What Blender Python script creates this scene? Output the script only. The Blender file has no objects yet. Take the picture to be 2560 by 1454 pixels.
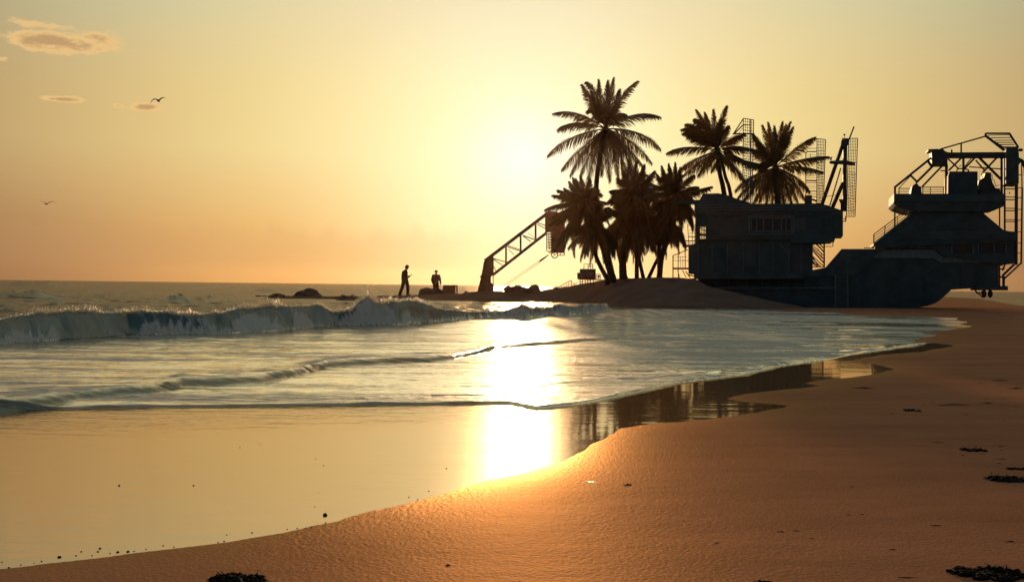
import bpy, bmesh, math, random
import numpy as np
from mathutils import Vector, Matrix, noise as mnoise

random.seed(7)
SC = bpy.context.scene
COL = SC.collection
R = math.radians
DENOISE = True

# ------------------------------------------------------------------ camera
F = 2745.0                      # focal length in photo pixels (photo 2560 x 1454)
CX, CY = 1280.0, 727.0
CAM_H = 0.95
PITCH = math.atan(15.0 / F)
ROLL = 0.0117
CAMROT = Matrix.Rotation(math.pi / 2 - PITCH, 3, 'X') @ Matrix.Rotation(ROLL, 3, 'Z')
CAMROT_NP = np.array(CAMROT)
cam_data = bpy.data.cameras.new('camera')
cam_data.sensor_width = 36.0
cam_data.lens = F / 2560.0 * 36.0
cam_data.clip_start = 0.05
cam_data.clip_end = 20000.0
cam = bpy.data.objects.new('camera', cam_data)
COL.objects.link(cam)
cam.location = (0, 0, CAM_H)
cam.rotation_euler = CAMROT.to_euler()
SC.camera = cam
SC.render.resolution_x, SC.render.resolution_y = 1024, 581
SC.view_settings.view_transform = 'Standard'
SC.view_settings.look = 'None'
SC.view_settings.exposure = 0.0
SC.view_settings.gamma = 1.0
SC.cycles.max_bounces = 6
SC.cycles.use_denoising = DENOISE
SC.cycles.sample_clamp_indirect = 6.0


def ray(px, py):
    return CAMROT @ Vector(((px - CX) / F, -(py - CY) / F, -1.0))


def P(px, py, Y):
    """world point at depth Y seen at photo pixel px,py"""
    d = ray(px, py)
    return Vector((0, 0, CAM_H)) + d * (Y / d.y)


def G(px, py, z=0.0):
    """world point on the level z seen at photo pixel px,py"""
    d = ray(px, py)
    return Vector((0, 0, CAM_H)) + d * ((z - CAM_H) / d.z)


def hor(px):
    return 712.0 + ROLL * (px - CX)


def ground_np(PX, PY, z=0.0):
    L = np.stack([(PX - CX) / F, -(PY - CY) / F, -np.ones_like(PX)], -1)
    W = L @ CAMROT_NP.T
    s = (z - CAM_H) / W[..., 2]
    return W[..., 0] * s, W[..., 1] * s


# ------------------------------------------------------------------ scene bookkeeping
def tag(o, label=None, cat=None, group=None, kind=None):
    if label: o['label'] = label
    if cat: o['category'] = cat
    if group: o['group'] = group
    if kind: o['kind'] = kind
    return o


def thing(name, loc, label, cat, group=None):
    o = bpy.data.objects.new(name, None)
    COL.objects.link(o)
    o.location = loc
    o.empty_display_size = 0.3
    return tag(o, label, cat, group)


def link_mesh(name, me, mat, parent=None, smooth=False):
    o = bpy.data.objects.new(name, me)
    COL.objects.link(o)
    if mat is not None:
        me.materials.clear()
        me.materials.append(mat)
    if smooth:
        me.polygons.foreach_set('use_smooth', [True] * len(me.polygons))
    if parent is not None:
        o.parent = parent
        root = parent
        off = Vector((0, 0, 0))
        while root is not None:
            off += root.location
            root = root.parent
        me.transform(Matrix.Translation(-off))
    return o


def from_bm(name, bm, mat, parent=None, smooth=False, bevel=0.0):
    bmesh.ops.recalc_face_normals(bm, faces=bm.faces[:])
    me = bpy.data.meshes.new(name)
    bm.to_mesh(me)
    bm.free()
    return link_mesh(name, me, mat, parent, smooth)


def recenter(o):
    """move a single mesh thing's origin to its base centre"""
    me = o.data
    n = len(me.vertices)
    co = np.empty(n * 3, 'f'); me.vertices.foreach_get('co', co); co = co.reshape(-1, 3)
    c = Vector(((co[:, 0].min() + co[:, 0].max()) / 2, (co[:, 1].min() + co[:, 1].max()) / 2, co[:, 2].min()))
    me.transform(Matrix.Translation(-c))
    o.location = o.location + c
    return o


# ------------------------------------------------------------------ numpy noise
def _hash(ix, iy, seed):
    h = (ix.astype(np.int64) * 374761393 + iy.astype(np.int64) * 668265263 + seed * 144665) & 0xFFFFFFFF
    h = ((h ^ (h >> 13)) * 1274126177) & 0xFFFFFFFF
    h = (h ^ (h >> 16)) & 0xFFFFFFFF
    return h.astype(np.float64) / 4294967295.0


def vnoise(x, y, seed=0):
    x = np.asarray(x, float); y = np.asarray(y, float)
    ix = np.floor(x); iy = np.floor(y)
    fx = x - ix; fy = y - iy
    fx = fx * fx * fx * (fx * (fx * 6 - 15) + 10); fy = fy * fy * fy * (fy * (fy * 6 - 15) + 10)
    a = _hash(ix, iy, seed); b = _hash(ix + 1, iy, seed)
    c = _hash(ix, iy + 1, seed); d = _hash(ix + 1, iy + 1, seed)
    return (a + (b - a) * fx) * (1 - fy) + (c + (d - c) * fx) * fy - 0.5


def fbm(x, y, seed=0, oct=4, gain=0.5):
    s = 0; a = 1.0
    for i in range(oct):
        s = s + a * vnoise(x * (2.03 ** i) + 17.3 * i, y * (2.03 ** i) - 9.1 * i, seed + i * 31)
        a *= gain
    return s


def sstep(a, b, x):
    t = np.clip((x - a) / (b - a), 0, 1)
    return t * t * (3 - 2 * t)


# ------------------------------------------------------------------ materials
def new_mat(name):
    m = bpy.data.materials.new(name)
    m.use_nodes = True
    nt = m.node_tree
    b = nt.nodes.get('Principled BSDF')
    return m, nt, b


def N(nt, typ, **kw):
    n = nt.nodes.new(typ)
    for k, v in kw.items():
        if k.startswith('i_'):
            key = k[2:]
            key = int(key) if key.isdigit() else key
            n.inputs[key].default_value = v
        else:
            setattr(n, k, v)
    return n


def simple_mat(name, col, rough=0.6, noise_scale=3.0, var=0.35, bump=0.15, metallic=0.0, col2=None, spec=0.4):
    m, nt, b = new_mat(name)
    tc = N(nt, 'ShaderNodeTexCoord')
    nz = N(nt, 'ShaderNodeTexNoise', i_Scale=noise_scale, i_Detail=6.0, i_Roughness=0.65)
    nt.links.new(tc.outputs['Object'], nz.inputs['Vector'])
    cr = N(nt, 'ShaderNodeValToRGB')
    c2 = col2 or tuple(c * (1 - var) for c in col)
    cr.color_ramp.elements[0].position = 0.35; cr.color_ramp.elements[0].color = (*c2, 1)
    cr.color_ramp.elements[1].position = 0.65; cr.color_ramp.elements[1].color = (*col, 1)
    nt.links.new(nz.outputs['Fac'], cr.inputs['Fac'])
    nt.links.new(cr.outputs['Color'], b.inputs['Base Color'])
    b.inputs['Roughness'].default_value = rough
    b.inputs['Metallic'].default_value = metallic
    b.inputs['Specular IOR Level'].default_value = spec
    bp = N(nt, 'ShaderNodeBump', i_Strength=bump, i_Distance=0.05)
    nz2 = N(nt, 'ShaderNodeTexNoise', i_Scale=noise_scale * 5, i_Detail=4.0)
    nt.links.new(tc.outputs['Object'], nz2.inputs['Vector'])
    nt.links.new(nz2.outputs['Fac'], bp.inputs['Height'])
    nt.links.new(bp.outputs['Normal'], b.inputs['Normal'])
    return m


M = {}
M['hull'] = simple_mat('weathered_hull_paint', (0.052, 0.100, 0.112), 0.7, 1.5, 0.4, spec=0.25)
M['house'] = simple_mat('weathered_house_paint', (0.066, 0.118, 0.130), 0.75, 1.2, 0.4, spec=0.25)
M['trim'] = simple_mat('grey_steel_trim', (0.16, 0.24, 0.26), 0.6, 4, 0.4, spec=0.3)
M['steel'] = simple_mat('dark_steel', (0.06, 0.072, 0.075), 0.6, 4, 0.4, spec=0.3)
M['flare_rust'] = simple_mat('flare_rust_steel', (0.32, 0.14, 0.08), 0.75, 3, 0.5, spec=0.25)  # rust tone raised so its colour carries the red flare glow
M['glass'] = simple_mat('dim_window_glass', (0.02, 0.028, 0.034), 0.15, 2, 0.3, 0.02, spec=0.5)
M['bark'] = simple_mat('palm_bark', (0.075, 0.052, 0.038), 0.9, 6, 0.5, 0.4, spec=0.1)
M['nut'] = simple_mat('coconut_husk', (0.07, 0.06, 0.02), 0.7, 6, 0.4)
M['rock'] = simple_mat('dark_rock', (0.18, 0.11, 0.08), 0.8, 2.5, 0.5, 0.6, spec=0.25)
M['weed'] = simple_mat('dark_seaweed', (0.014, 0.013, 0.011), 0.95, 20, 0.5, 0.4, spec=0.05)
M['pebble'] = simple_mat('dark_pebble', (0.05, 0.038, 0.032), 0.8, 20, 0.5, 0.2, spec=0.1)
M['shell'] = simple_mat('pale_shell', (0.75, 0.68, 0.55), 0.3, 20, 0.2, 0.1)
M['skin'] = simple_mat('skin', (0.22, 0.12, 0.08), 0.6, 8, 0.2, 0.05)
M['jacket'] = simple_mat('brown_jacket_cloth', (0.055, 0.04, 0.034), 0.9, 9, 0.3, spec=0.1)
M['trouser'] = simple_mat('dark_trouser_cloth', (0.04, 0.032, 0.034), 0.9, 9, 0.3, spec=0.1)
M['hair'] = simple_mat('dark_hair', (0.015, 0.012, 0.01), 0.6, 30, 0.4)
M['feather'] = simple_mat('gull_feather', (0.09, 0.07, 0.05), 0.8, 10, 0.3)
M['feather_pale'] = simple_mat('pale_gull_feather', (0.38, 0.26, 0.14), 0.8, 10, 0.2)


def leaf_mat():
    m, nt, b = new_mat('palm_leaf')
    tc = N(nt, 'ShaderNodeTexCoord')
    nz = N(nt, 'ShaderNodeTexNoise', i_Scale=2.2, i_Detail=3.0)
    nt.links.new(tc.outputs['Object'], nz.inputs['Vector'])
    cr = N(nt, 'ShaderNodeValToRGB')
    cr.color_ramp.elements[0].position = 0.35; cr.color_ramp.elements[0].color = (0.042, 0.04, 0.018, 1)
    cr.color_ramp.elements[1].position = 0.7; cr.color_ramp.elements[1].color = (0.07, 0.066, 0.024, 1)
    nt.links.new(nz.outputs['Fac'], cr.inputs['Fac'])
    nt.links.new(cr.outputs['Color'], b.inputs['Base Color'])
    b.inputs['Roughness'].default_value = 0.65
    b.inputs['Specular IOR Level'].default_value = 0.2
    tr = N(nt, 'ShaderNodeBsdfTranslucent')
    tr.inputs['Color'].default_value = (0.24, 0.09, 0.018, 1)  # reddened so the crowns take on the glow of the flare
    mx = N(nt, 'ShaderNodeMixShader'); mx.inputs[0].default_value = 0.22
    out = nt.nodes['Material Output']
    nt.links.new(b.outputs[0], mx.inputs[1]); nt.links.new(tr.outputs[0], mx.inputs[2])
    nt.links.new(mx.outputs[0], out.inputs['Surface'])
    return m


M['leaf'] = leaf_mat()


def sand_mat(name, wet_attr, col_a, col_b, rough):
    m, nt, b = new_mat(name)
    L = nt.links
    tc = N(nt, 'ShaderNodeTexCoord')
    n1 = N(nt, 'ShaderNodeTexNoise', i_Scale=0.9, i_Detail=5.0, i_Roughness=0.6)
    mp = N(nt, 'ShaderNodeMapping'); mp.inputs['Scale'].default_value = (0.6, 1.6, 1)
    L.new(tc.outputs['Object'], mp.inputs[0]); L.new(mp.outputs[0], n1.inputs['Vector'])
    cr = N(nt, 'ShaderNodeValToRGB')
    cr.color_ramp.elements[0].position = 0.36; cr.color_ramp.elements[0].color = (*col_a, 1)
    cr.color_ramp.elements[1].position = 0.7; cr.color_ramp.elements[1].color = (*col_b, 1)
    L.new(n1.outputs['Fac'], cr.inputs['Fac'])
    # grains: individual light and dark grains
    gr = N(nt, 'ShaderNodeTexNoise', i_Scale=420.0, i_Detail=2.0)
    L.new(tc.outputs['Object'], gr.inputs['Vector'])
    gmr = N(nt, 'ShaderNodeMapRange'); gmr.inputs[1].default_value = 0.3; gmr.inputs[2].default_value = 0.7
    gmr.inputs[3].default_value = 0.5; gmr.inputs[4].default_value = 1.5
    L.new(gr.outputs['Fac'], gmr.inputs[0])
    mul = N(nt, 'ShaderNodeVectorMath', operation='SCALE')
    L.new(cr.outputs['Color'], mul.inputs[0]); L.new(gmr.outputs[0], mul.inputs['Scale'])
    col_out = mul.outputs[0]
    # bump: dimples + grain + long undulation
    vo = N(nt, 'ShaderNodeTexVoronoi', i_Scale=70.0, feature='SMOOTH_F1')
    L.new(tc.outputs['Object'], vo.inputs['Vector'])
    n2 = N(nt, 'ShaderNodeTexNoise', i_Scale=38.0, i_Detail=5.0, i_Roughness=0.7)
    L.new(tc.outputs['Object'], n2.inputs['Vector'])
    n3 = N(nt, 'ShaderNodeTexNoise', i_Scale=5.0, i_Detail=4.0)
    L.new(mp.outputs[0], n3.inputs['Vector'])
    a1 = N(nt, 'ShaderNodeMath', operation='MULTIPLY_ADD'); a1.inputs[1].default_value = 0.5
    L.new(vo.outputs['Distance'], a1.inputs[0]); L.new(n2.outputs['Fac'], a1.inputs[2])
    bp1 = N(nt, 'ShaderNodeBump', i_Strength=0.6, i_Distance=0.006)
    L.new(a1.outputs[0], bp1.inputs['Height'])
    bp2 = N(nt, 'ShaderNodeBump', i_Strength=0.25, i_Distance=0.010)
    L.new(n3.outputs['Fac'], bp2.inputs['Height']); L.new(bp1.outputs[0], bp2.inputs['Normal'])
    bp3 = N(nt, 'ShaderNodeBump', i_Strength=0.6, i_Distance=0.0012)
    L.new(gr.outputs['Fac'], bp3.inputs['Height']); L.new(bp2.outputs[0], bp3.inputs['Normal'])
    L.new(bp3.outputs[0], b.inputs['Normal'])
    out = nt.nodes['Material Output']
    df = N(nt, 'ShaderNodeBsdfDiffuse', i_Roughness=0.6)
    gl = N(nt, 'ShaderNodeBsdfGlossy'); gl.inputs['Color'].default_value = (1.0, 0.60, 0.30, 1)
    L.new(bp3.outputs[0], df.inputs['Normal']); L.new(bp3.outputs[0], gl.inputs['Normal'])
    mx = N(nt, 'ShaderNodeMixShader')
    L.new(df.outputs[0], mx.inputs[1]); L.new(gl.outputs[0], mx.inputs[2]); L.new(mx.outputs[0], out.inputs['Surface'])
    if wet_attr:
        at = N(nt, 'ShaderNodeAttribute', attribute_name='wet')
        mxc = N(nt, 'ShaderNodeMix', data_type='RGBA')
        L.new(at.outputs['Fac'], mxc.inputs[0])
        L.new(col_out, mxc.inputs[6])
        dk = N(nt, 'ShaderNodeVectorMath', operation='SCALE'); dk.inputs['Scale'].default_value = 0.62
        L.new(col_out, dk.inputs[0]); L.new(dk.outputs[0], mxc.inputs[7])
        L.new(mxc.outputs[2], df.inputs['Color'])
        mr = N(nt, 'ShaderNodeMapRange'); mr.inputs[3].default_value = rough; mr.inputs[4].default_value = 0.34
        L.new(at.outputs['Fac'], mr.inputs[0]); L.new(mr.outputs[0], gl.inputs['Roughness'])
        mf = N(nt, 'ShaderNodeMapRange'); mf.inputs[3].default_value = 0.065; mf.inputs[4].default_value = 0.17
        L.new(at.outputs['Fac'], mf.inputs[0]); L.new(mf.outputs[0], mx.inputs[0])
    else:
        L.new(col_out, df.inputs['Color'])
        gl.inputs['Roughness'].default_value = rough
        mx.inputs[0].default_value = 0.02
    return m


M['sand'] = sand_mat('beach_sand', True, (0.37, 0.142, 0.080), (0.54, 0.208, 0.116), 0.55)
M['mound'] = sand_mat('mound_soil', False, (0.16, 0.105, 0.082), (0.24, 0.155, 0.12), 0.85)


def sea_mat():
    m, nt, b = new_mat('sea_water')
    L = nt.links
    out = nt.nodes['Material Output']
    tc = N(nt, 'ShaderNodeTexCoord')
    aF = N(nt, 'ShaderNodeAttribute', attribute_name='foam')
    aR = N(nt, 'ShaderNodeAttribute', attribute_name='ripple')
    aD = N(nt, 'ShaderNodeAttribute', attribute_name='deep')
    mp = N(nt, 'ShaderNodeMapping'); mp.inputs['Scale'].default_value = (2.2, 7.0, 1.0)
    L.new(tc.outputs['Object'], mp.inputs[0])
    n1 = N(nt, 'ShaderNodeTexNoise', i_Scale=1.0, i_Detail=3.0, i_Roughness=0.5, i_Distortion=0.4)
    L.new(mp.outputs[0], n1.inputs['Vector'])
    n2 = N(nt, 'ShaderNodeTexNoise', i_Scale=4.5, i_Detail=2.0, i_Roughness=0.5)
    L.new(mp.outputs[0], n2.inputs['Vector'])
    sm = N(nt, 'ShaderNodeMath', operation='MULTIPLY_ADD'); sm.inputs[1].default_value = 0.35
    L.new(n2.outputs['Fac'], sm.inputs[0]); L.new(n1.outputs['Fac'], sm.inputs[2])
    hm = N(nt, 'ShaderNodeMath', operation='MULTIPLY')
    L.new(sm.outputs[0], hm.inputs[0]); L.new(aR.outputs['Fac'], hm.inputs[1])
    bp = N(nt, 'ShaderNodeBump', i_Strength=1.0, i_Distance=0.05)
    L.new(hm.outputs[0], bp.inputs['Height'])
    # body colour : wet sand below the film, teal where deep, and painted dark on the small breaker's front
    mxc = N(nt, 'ShaderNodeMix', data_type='RGBA')
    mxc.inputs[6].default_value = (0.20, 0.092, 0.040, 1)
    mxc.inputs[7].default_value = (0.028, 0.052, 0.062, 1)
    L.new(aD.outputs['Fac'], mxc.inputs[0])
    aA = N(nt, 'ShaderNodeAttribute', attribute_name='scatter_tint'); mxa = N(nt, 'ShaderNodeMix', data_type='RGBA'); mxa.inputs[7].default_value = (0.085, 0.15, 0.16, 1)  # teal diffuse painted on wave faces in place of sunlight scattered through
    L.new(aA.outputs['Fac'], mxa.inputs[0]); L.new(mxc.outputs[2], mxa.inputs[6])
    df = N(nt, 'ShaderNodeBsdfDiffuse'); L.new(mxa.outputs[2], df.inputs['Color'])
    L.new(bp.outputs[0], df.inputs['Normal'])
    gl = N(nt, 'ShaderNodeBsdfGlossy'); gmx = N(nt, 'ShaderNodeMix', data_type='RGBA'); gmx.inputs[6].default_value = (1.0, 0.82, 0.64, 1); gmx.inputs[7].default_value = (0.98, 0.97, 0.95, 1)
    L.new(aF.outputs['Fac'], gmx.inputs[0]); gst = N(nt, 'ShaderNodeMath', operation='MULTIPLY'); gst.inputs[1].default_value = 6.0; gst.use_clamp = True; L.new(aF.outputs['Fac'], gst.inputs[0]); L.new(gst.outputs[0], gmx.inputs[0]); L.new(gmx.outputs[2], gl.inputs['Color'])
    aS = N(nt, 'ShaderNodeAttribute', attribute_name='soft')
    L.new(aS.outputs['Fac'], gl.inputs['Roughness'])
    L.new(bp.outputs[0], gl.inputs['Normal'])
    gl2 = N(nt, 'ShaderNodeBsdfGlossy'); gl2.inputs['Roughness'].default_value = 0.30; gl2.inputs['Color'].default_value = (1.0, 0.86, 0.66, 1); L.new(bp.outputs[0], gl2.inputs['Normal'])
    glm = N(nt, 'ShaderNodeMixShader'); aH = N(nt, 'ShaderNodeAttribute', attribute_name='halo'); L.new(aH.outputs['Fac'], glm.inputs[0]); L.new(gl.outputs[0], glm.inputs[1]); L.new(gl2.outputs[0], glm.inputs[2])
    fr = N(nt, 'ShaderNodeFresnel', i_IOR=1.45); L.new(bp.outputs[0], fr.inputs['Normal'])
    base = N(nt, 'ShaderNodeAttribute', attribute_name='refl')
    one = N(nt, 'ShaderNodeMath', operation='SUBTRACT'); one.inputs[0].default_value = 1.0
    L.new(base.outputs['Fac'], one.inputs[1])
    fac = N(nt, 'ShaderNodeMath', operation='MULTIPLY_ADD')
    L.new(fr.outputs[0], fac.inputs[0]); L.new(one.outputs[0], fac.inputs[1]); L.new(base.outputs['Fac'], fac.inputs[2])
    cap = N(nt, 'ShaderNodeAttribute', attribute_name='cap')
    mn = N(nt, 'ShaderNodeMath', operation='MINIMUM'); L.new(fac.outputs[0], mn.inputs[0]); L.new(cap.outputs['Fac'], mn.inputs[1])
    w = N(nt, 'ShaderNodeMixShader'); L.new(mn.outputs[0], w.inputs[0]); L.new(df.outputs[0], w.inputs[1]); L.new(glm.outputs[0], w.inputs[2])
    # foam : bubbly white, a little light comes through it
    nf = N(nt, 'ShaderNodeTexNoise', i_Scale=1.0, i_Detail=7.0, i_Roughness=0.7)
    mpf = N(nt, 'ShaderNodeMapping'); mpf.inputs['Scale'].default_value = (5.0, 9.0, 9.0)
    L.new(tc.outputs['Object'], mpf.inputs[0]); L.new(mpf.outputs[0], nf.inputs['Vector'])
    vf = N(nt, 'ShaderNodeTexVoronoi', i_Scale=14.0); L.new(tc.outputs['Object'], vf.inputs['Vector'])
    fh = N(nt, 'ShaderNodeMath', operation='MULTIPLY_ADD'); fh.inputs[1].default_value = -0.5
    L.new(vf.outputs['Distance'], fh.inputs[0]); L.new(nf.outputs['Fac'], fh.inputs[2])
    bpf = N(nt, 'ShaderNodeBump', i_Strength=0.8, i_Distance=0.05); L.new(fh.outputs[0], bpf.inputs['Height'])
    fd = N(nt, 'ShaderNodeBsdfDiffuse'); fd.inputs['Color'].default_value = (0.68, 0.66, 0.60, 1); L.new(bpf.outputs[0], fd.inputs['Normal'])
    ft = N(nt, 'ShaderNodeBsdfTranslucent'); ft.inputs['Color'].default_value = (0.85, 0.72, 0.55, 1)
    fg = N(nt, 'ShaderNodeBsdfGlossy'); fg.inputs['Roughness'].default_value = 0.35; L.new(bpf.outputs[0], fg.inputs['Normal'])
    f1 = N(nt, 'ShaderNodeMixShader'); f1.inputs[0].default_value = 0.25; L.new(fd.outputs[0], f1.inputs[1]); L.new(ft.outputs[0], f1.inputs[2])
    f2 = N(nt, 'ShaderNodeMixShader'); f2.inputs[0].default_value = 0.12; L.new(f1.outputs[0], f2.inputs[1]); L.new(fg.outputs[0], f2.inputs[2])
    # foam coverage = attribute broken up by noise
    add = N(nt, 'ShaderNodeMath', operation='ADD'); L.new(aF.outputs['Fac'], add.inputs[0]); L.new(nf.outputs['Fac'], add.inputs[1])
    cov = N(nt, 'ShaderNodeMapRange'); cov.inputs[1].default_value = 0.78; cov.inputs[2].default_value = 1.15
    L.new(add.outputs[0], cov.inputs[0])
    fin = N(nt, 'ShaderNodeMixShader'); L.new(cov.outputs[0], fin.inputs[0]); L.new(w.outputs[0], fin.inputs[1]); L.new(f2.outputs[0], fin.inputs[2])
    L.new(fin.outputs[0], out.inputs['Surface'])
    return m


M['sea'] = sea_mat()


def spray_mat():
    m, nt, b = new_mat('spray_foam')
    out = nt.nodes['Material Output']
    d = N(nt, 'ShaderNodeBsdfDiffuse'); d.inputs['Color'].default_value = (0.8, 0.8, 0.78, 1)
    t = N(nt, 'ShaderNodeBsdfTranslucent'); t.inputs['Color'].default_value = (0.9, 0.82, 0.7, 1)
    x = N(nt, 'ShaderNodeMixShader'); x.inputs[0].default_value = 0.8
    nt.links.new(d.outputs[0], x.inputs[1]); nt.links.new(t.outputs[0], x.inputs[2]); nt.links.new(x.outputs[0], out.inputs['Surface'])
    return m


M['spray'] = spray_mat()
# ------------------------------------------------------------------ sky, sun
SUN_PX, SUN_PY = 1306.0, 398.0
sun_dir = ray(SUN_PX, SUN_PY).normalized()
SUN_EL = math.asin(sun_dir.z)
SUN_AZ = math.atan2(sun_dir.x, sun_dir.y)

world = bpy.data.worlds.new('World')
SC.world = world
world.use_nodes = True
wt = world.node_tree
wt.nodes.clear()
WL = wt.links


class V:
    """tiny wrapper so that world maths reads as maths"""
    def __init__(s, sock): s.s = sock
    def _b(s, o, op):
        n = wt.nodes.new('ShaderNodeMath'); n.operation = op
        for i, a in enumerate((s, o)):
            if isinstance(a, V): WL.new(a.s, n.inputs[i])
            else: n.inputs[i].default_value = a
        return V(n.outputs[0])
    def __add__(s, o): return s._b(o, 'ADD')
    def __sub__(s, o): return s._b(o, 'SUBTRACT')
    def __mul__(s, o): return s._b(o, 'MULTIPLY')
    def __truediv__(s, o): return s._b(o, 'DIVIDE')
    def mx(s, o): return s._b(o, 'MAXIMUM')
    def mn(s, o): return s._b(o, 'MINIMUM')
    def atan2(s, o): return s._b(o, 'ARCTAN2')
    def f(s, op): return s._b(0.0, op)


def wss(a, b, v):
    n = wt.nodes.new('ShaderNodeMapRange'); n.interpolation_type = 'SMOOTHSTEP'
    n.inputs[1].default_value = a; n.inputs[2].default_value = b
    WL.new(v.s, n.inputs[0])
    return V(n.outputs[0])


def ramp(v, lo, hi, stops):
    mr = wt.nodes.new('ShaderNodeMapRange'); mr.inputs[1].default_value = lo; mr.inputs[2].default_value = hi
    WL.new(v.s, mr.inputs[0])
    cr = wt.nodes.new('ShaderNodeValToRGB')
    els = cr.color_ramp.elements
    cr.color_ramp.interpolation = "LINEAR"
    for i, (p, c) in enumerate(stops):
        pos = (p - lo) / (hi - lo)
        e = els[i] if i < 2 else els.new(pos)
        e.position = pos
        e.color = (*c, 1)
    WL.new(mr.outputs[0], cr.inputs[0])
    return cr.outputs[0]


def mixc(fac, a, b):
    n = wt.nodes.new('ShaderNodeMix'); n.data_type = 'RGBA'
    if isinstance(fac, V): WL.new(fac.s, n.inputs[0])
    else: n.inputs[0].default_value = fac
    for i, c in ((6, a), (7, b)):
        if isinstance(c, tuple): n.inputs[i].default_value = (*c, 1)
        else: WL.new(c, n.inputs[i])
    return n.outputs[2]


def vmath(op, a, b):
    n = wt.nodes.new('ShaderNodeVectorMath'); n.operation = op
    for i, c in enumerate((a, b)):
        if isinstance(c, tuple): n.inputs[i].default_value = c
        else: WL.new(c, n.inputs[i])
    return n


tcw = wt.nodes.new('ShaderNodeTexCoord')
nrm = vmath('NORMALIZE', tcw.outputs['Generated'], (0, 0, 0)).outputs[0]
sep = wt.nodes.new('ShaderNodeSeparateXYZ'); WL.new(nrm, sep.inputs[0])
dx, dy, dz = V(sep.outputs[0]), V(sep.outputs[1]), V(sep.outputs[2])
DEG = 180 / math.pi
el = dz.f('ARCSINE') * DEG
az = dx.atan2(dy) * DEG
cosA = V(vmath('DOT_PRODUCT', nrm, tuple(sun_dir)).outputs['Value']).mn(1.0)
ang = cosA.f('ARCCOSINE') * DEG

glow = ramp(ang, 0, 180, [(0, (1, .98, .80)), (180, (.052, .066, .070)), (2.0, (1, .97, .71)), (3.2, (1, .945, .61)), (5.0, (1, .91, .515)),
                           (7.6, (.955, .83, .425)), (10, (.92, .75, .355)), (13.9, (.835, .65, .28)), (18.7, (.725, .53, .222)),
                           (27, (.50, .335, .145)), (38, (.47, .345, .19)), (60, (.33, .27, .19)), (100, (.090, .098, .096))])
tint = ramp(el, -10, 90, [(-10, (.84, .56, .42)), (90, (.95, .72, .52)), (0, (.86, .60, .44)), (2.8, (.94, .73, .60)),
                           (6.7, (1, 1, 1)), (15, (1, 1, 1)), (25, (1, .78, .58)), (50, (.95, .72, .52))])
tint_s = mixc(wss(3.0, 14.0, ang) * 0.88 + 0.12, (1.0, 1.0, 1.0), tint)
sky_a = vmath('MULTIPLY', glow, tint_s).outputs[0]
upb = wss(8.0, 20.0, el)
wa = wss(8.0, 26.0, ang)
lowd = wss(7.0, 0.0, el) * wss(14.0, 28.0, ang)
lift = wt.nodes.new('ShaderNodeCombineXYZ')
WL.new((upb * (wa * -0.18 - 0.107) + lowd * -0.28 + 1.0).s, lift.inputs[0])
WL.new((upb * (wa * 0.36 - 0.07) + lowd * -0.22 + 1.0).s, lift.inputs[1])
WL.new((upb * (wa * 0.78 + 0.42) + lowd * 0.05 + 1.0).s, lift.inputs[2])
sky_b = vmath('MULTIPLY', sky_a, lift.outputs[0]).outputs[0]
# bright core round the sun
_q = ang / 1.95
core = V(wt.nodes.new('ShaderNodeMath').outputs[0])
_n = core.s.node; _n.operation = 'POWER'; _n.inputs[0].default_value = math.e; WL.new((_q * _q * -1.0).s, _n.inputs[1])
core_c = wt.nodes.new('ShaderNodeVectorMath'); core_c.operation = 'SCALE'
core_c.inputs[0].default_value = (1.0, 0.93, 0.72)
WL.new((core * 0.12).s, core_c.inputs['Scale'])
sky_c = vmath('ADD', sky_b, core_c.outputs[0]).outputs[0]
# a share of the physical sky
nish = wt.nodes.new('ShaderNodeTexSky')
nish.sky_type = 'NISHITA'
nish.sun_disc = False
nish.sun_elevation = SUN_EL
nish.sun_rotation = SUN_AZ
nish.dust_density = 3.0
nsc = wt.nodes.new('ShaderNodeVectorMath'); nsc.operation = 'SCALE'; nsc.inputs['Scale'].default_value = 0.0012
WL.new(nish.outputs[0], nsc.inputs[0])
sky_d = vmath('ADD', sky_c, nsc.outputs[0]).outputs[0]


# clouds, in the directions where they stand
def ang_of(px, py):
    d = ray(px, py).normalized()
    return math.degrees(math.atan2(d.x, d.y)), math.degrees(math.asin(d.z))


def cnoise(sx, sy, detail=6.0, seed=0.0):
    cmb = wt.nodes.new('ShaderNodeCombineXYZ')
    WL.new((az * sx).s, cmb.inputs[0]); WL.new((el * sy).s, cmb.inputs[1]); cmb.inputs[2].default_value = seed
    n = wt.nodes.new('ShaderNodeTexNoise'); n.inputs['Scale'].default_value = 1.0
    n.inputs['Detail'].default_value = detail; n.inputs['Roughness'].default_value = 0.6
    WL.new(cmb.outputs[0], n.inputs['Vector'])
    return V(n.outputs['Fac'])


nzc = cnoise(0.9, 2.2, 8.0, 3.7)
nzc2 = cnoise(3.0, 5.0, 5.0, 9.1)


def blob(px, py, wpx, hpx, amp=1.0):
    a0, e0 = ang_of(px, py)
    wa = wpx / F * DEG; he = hpx / F * DEG
    u = (az - a0) / wa; v = (el - e0) / he
    r = (u * u + v * v).f('SQRT')
    return (V_one - r).mx(-1.0) * amp


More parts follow.
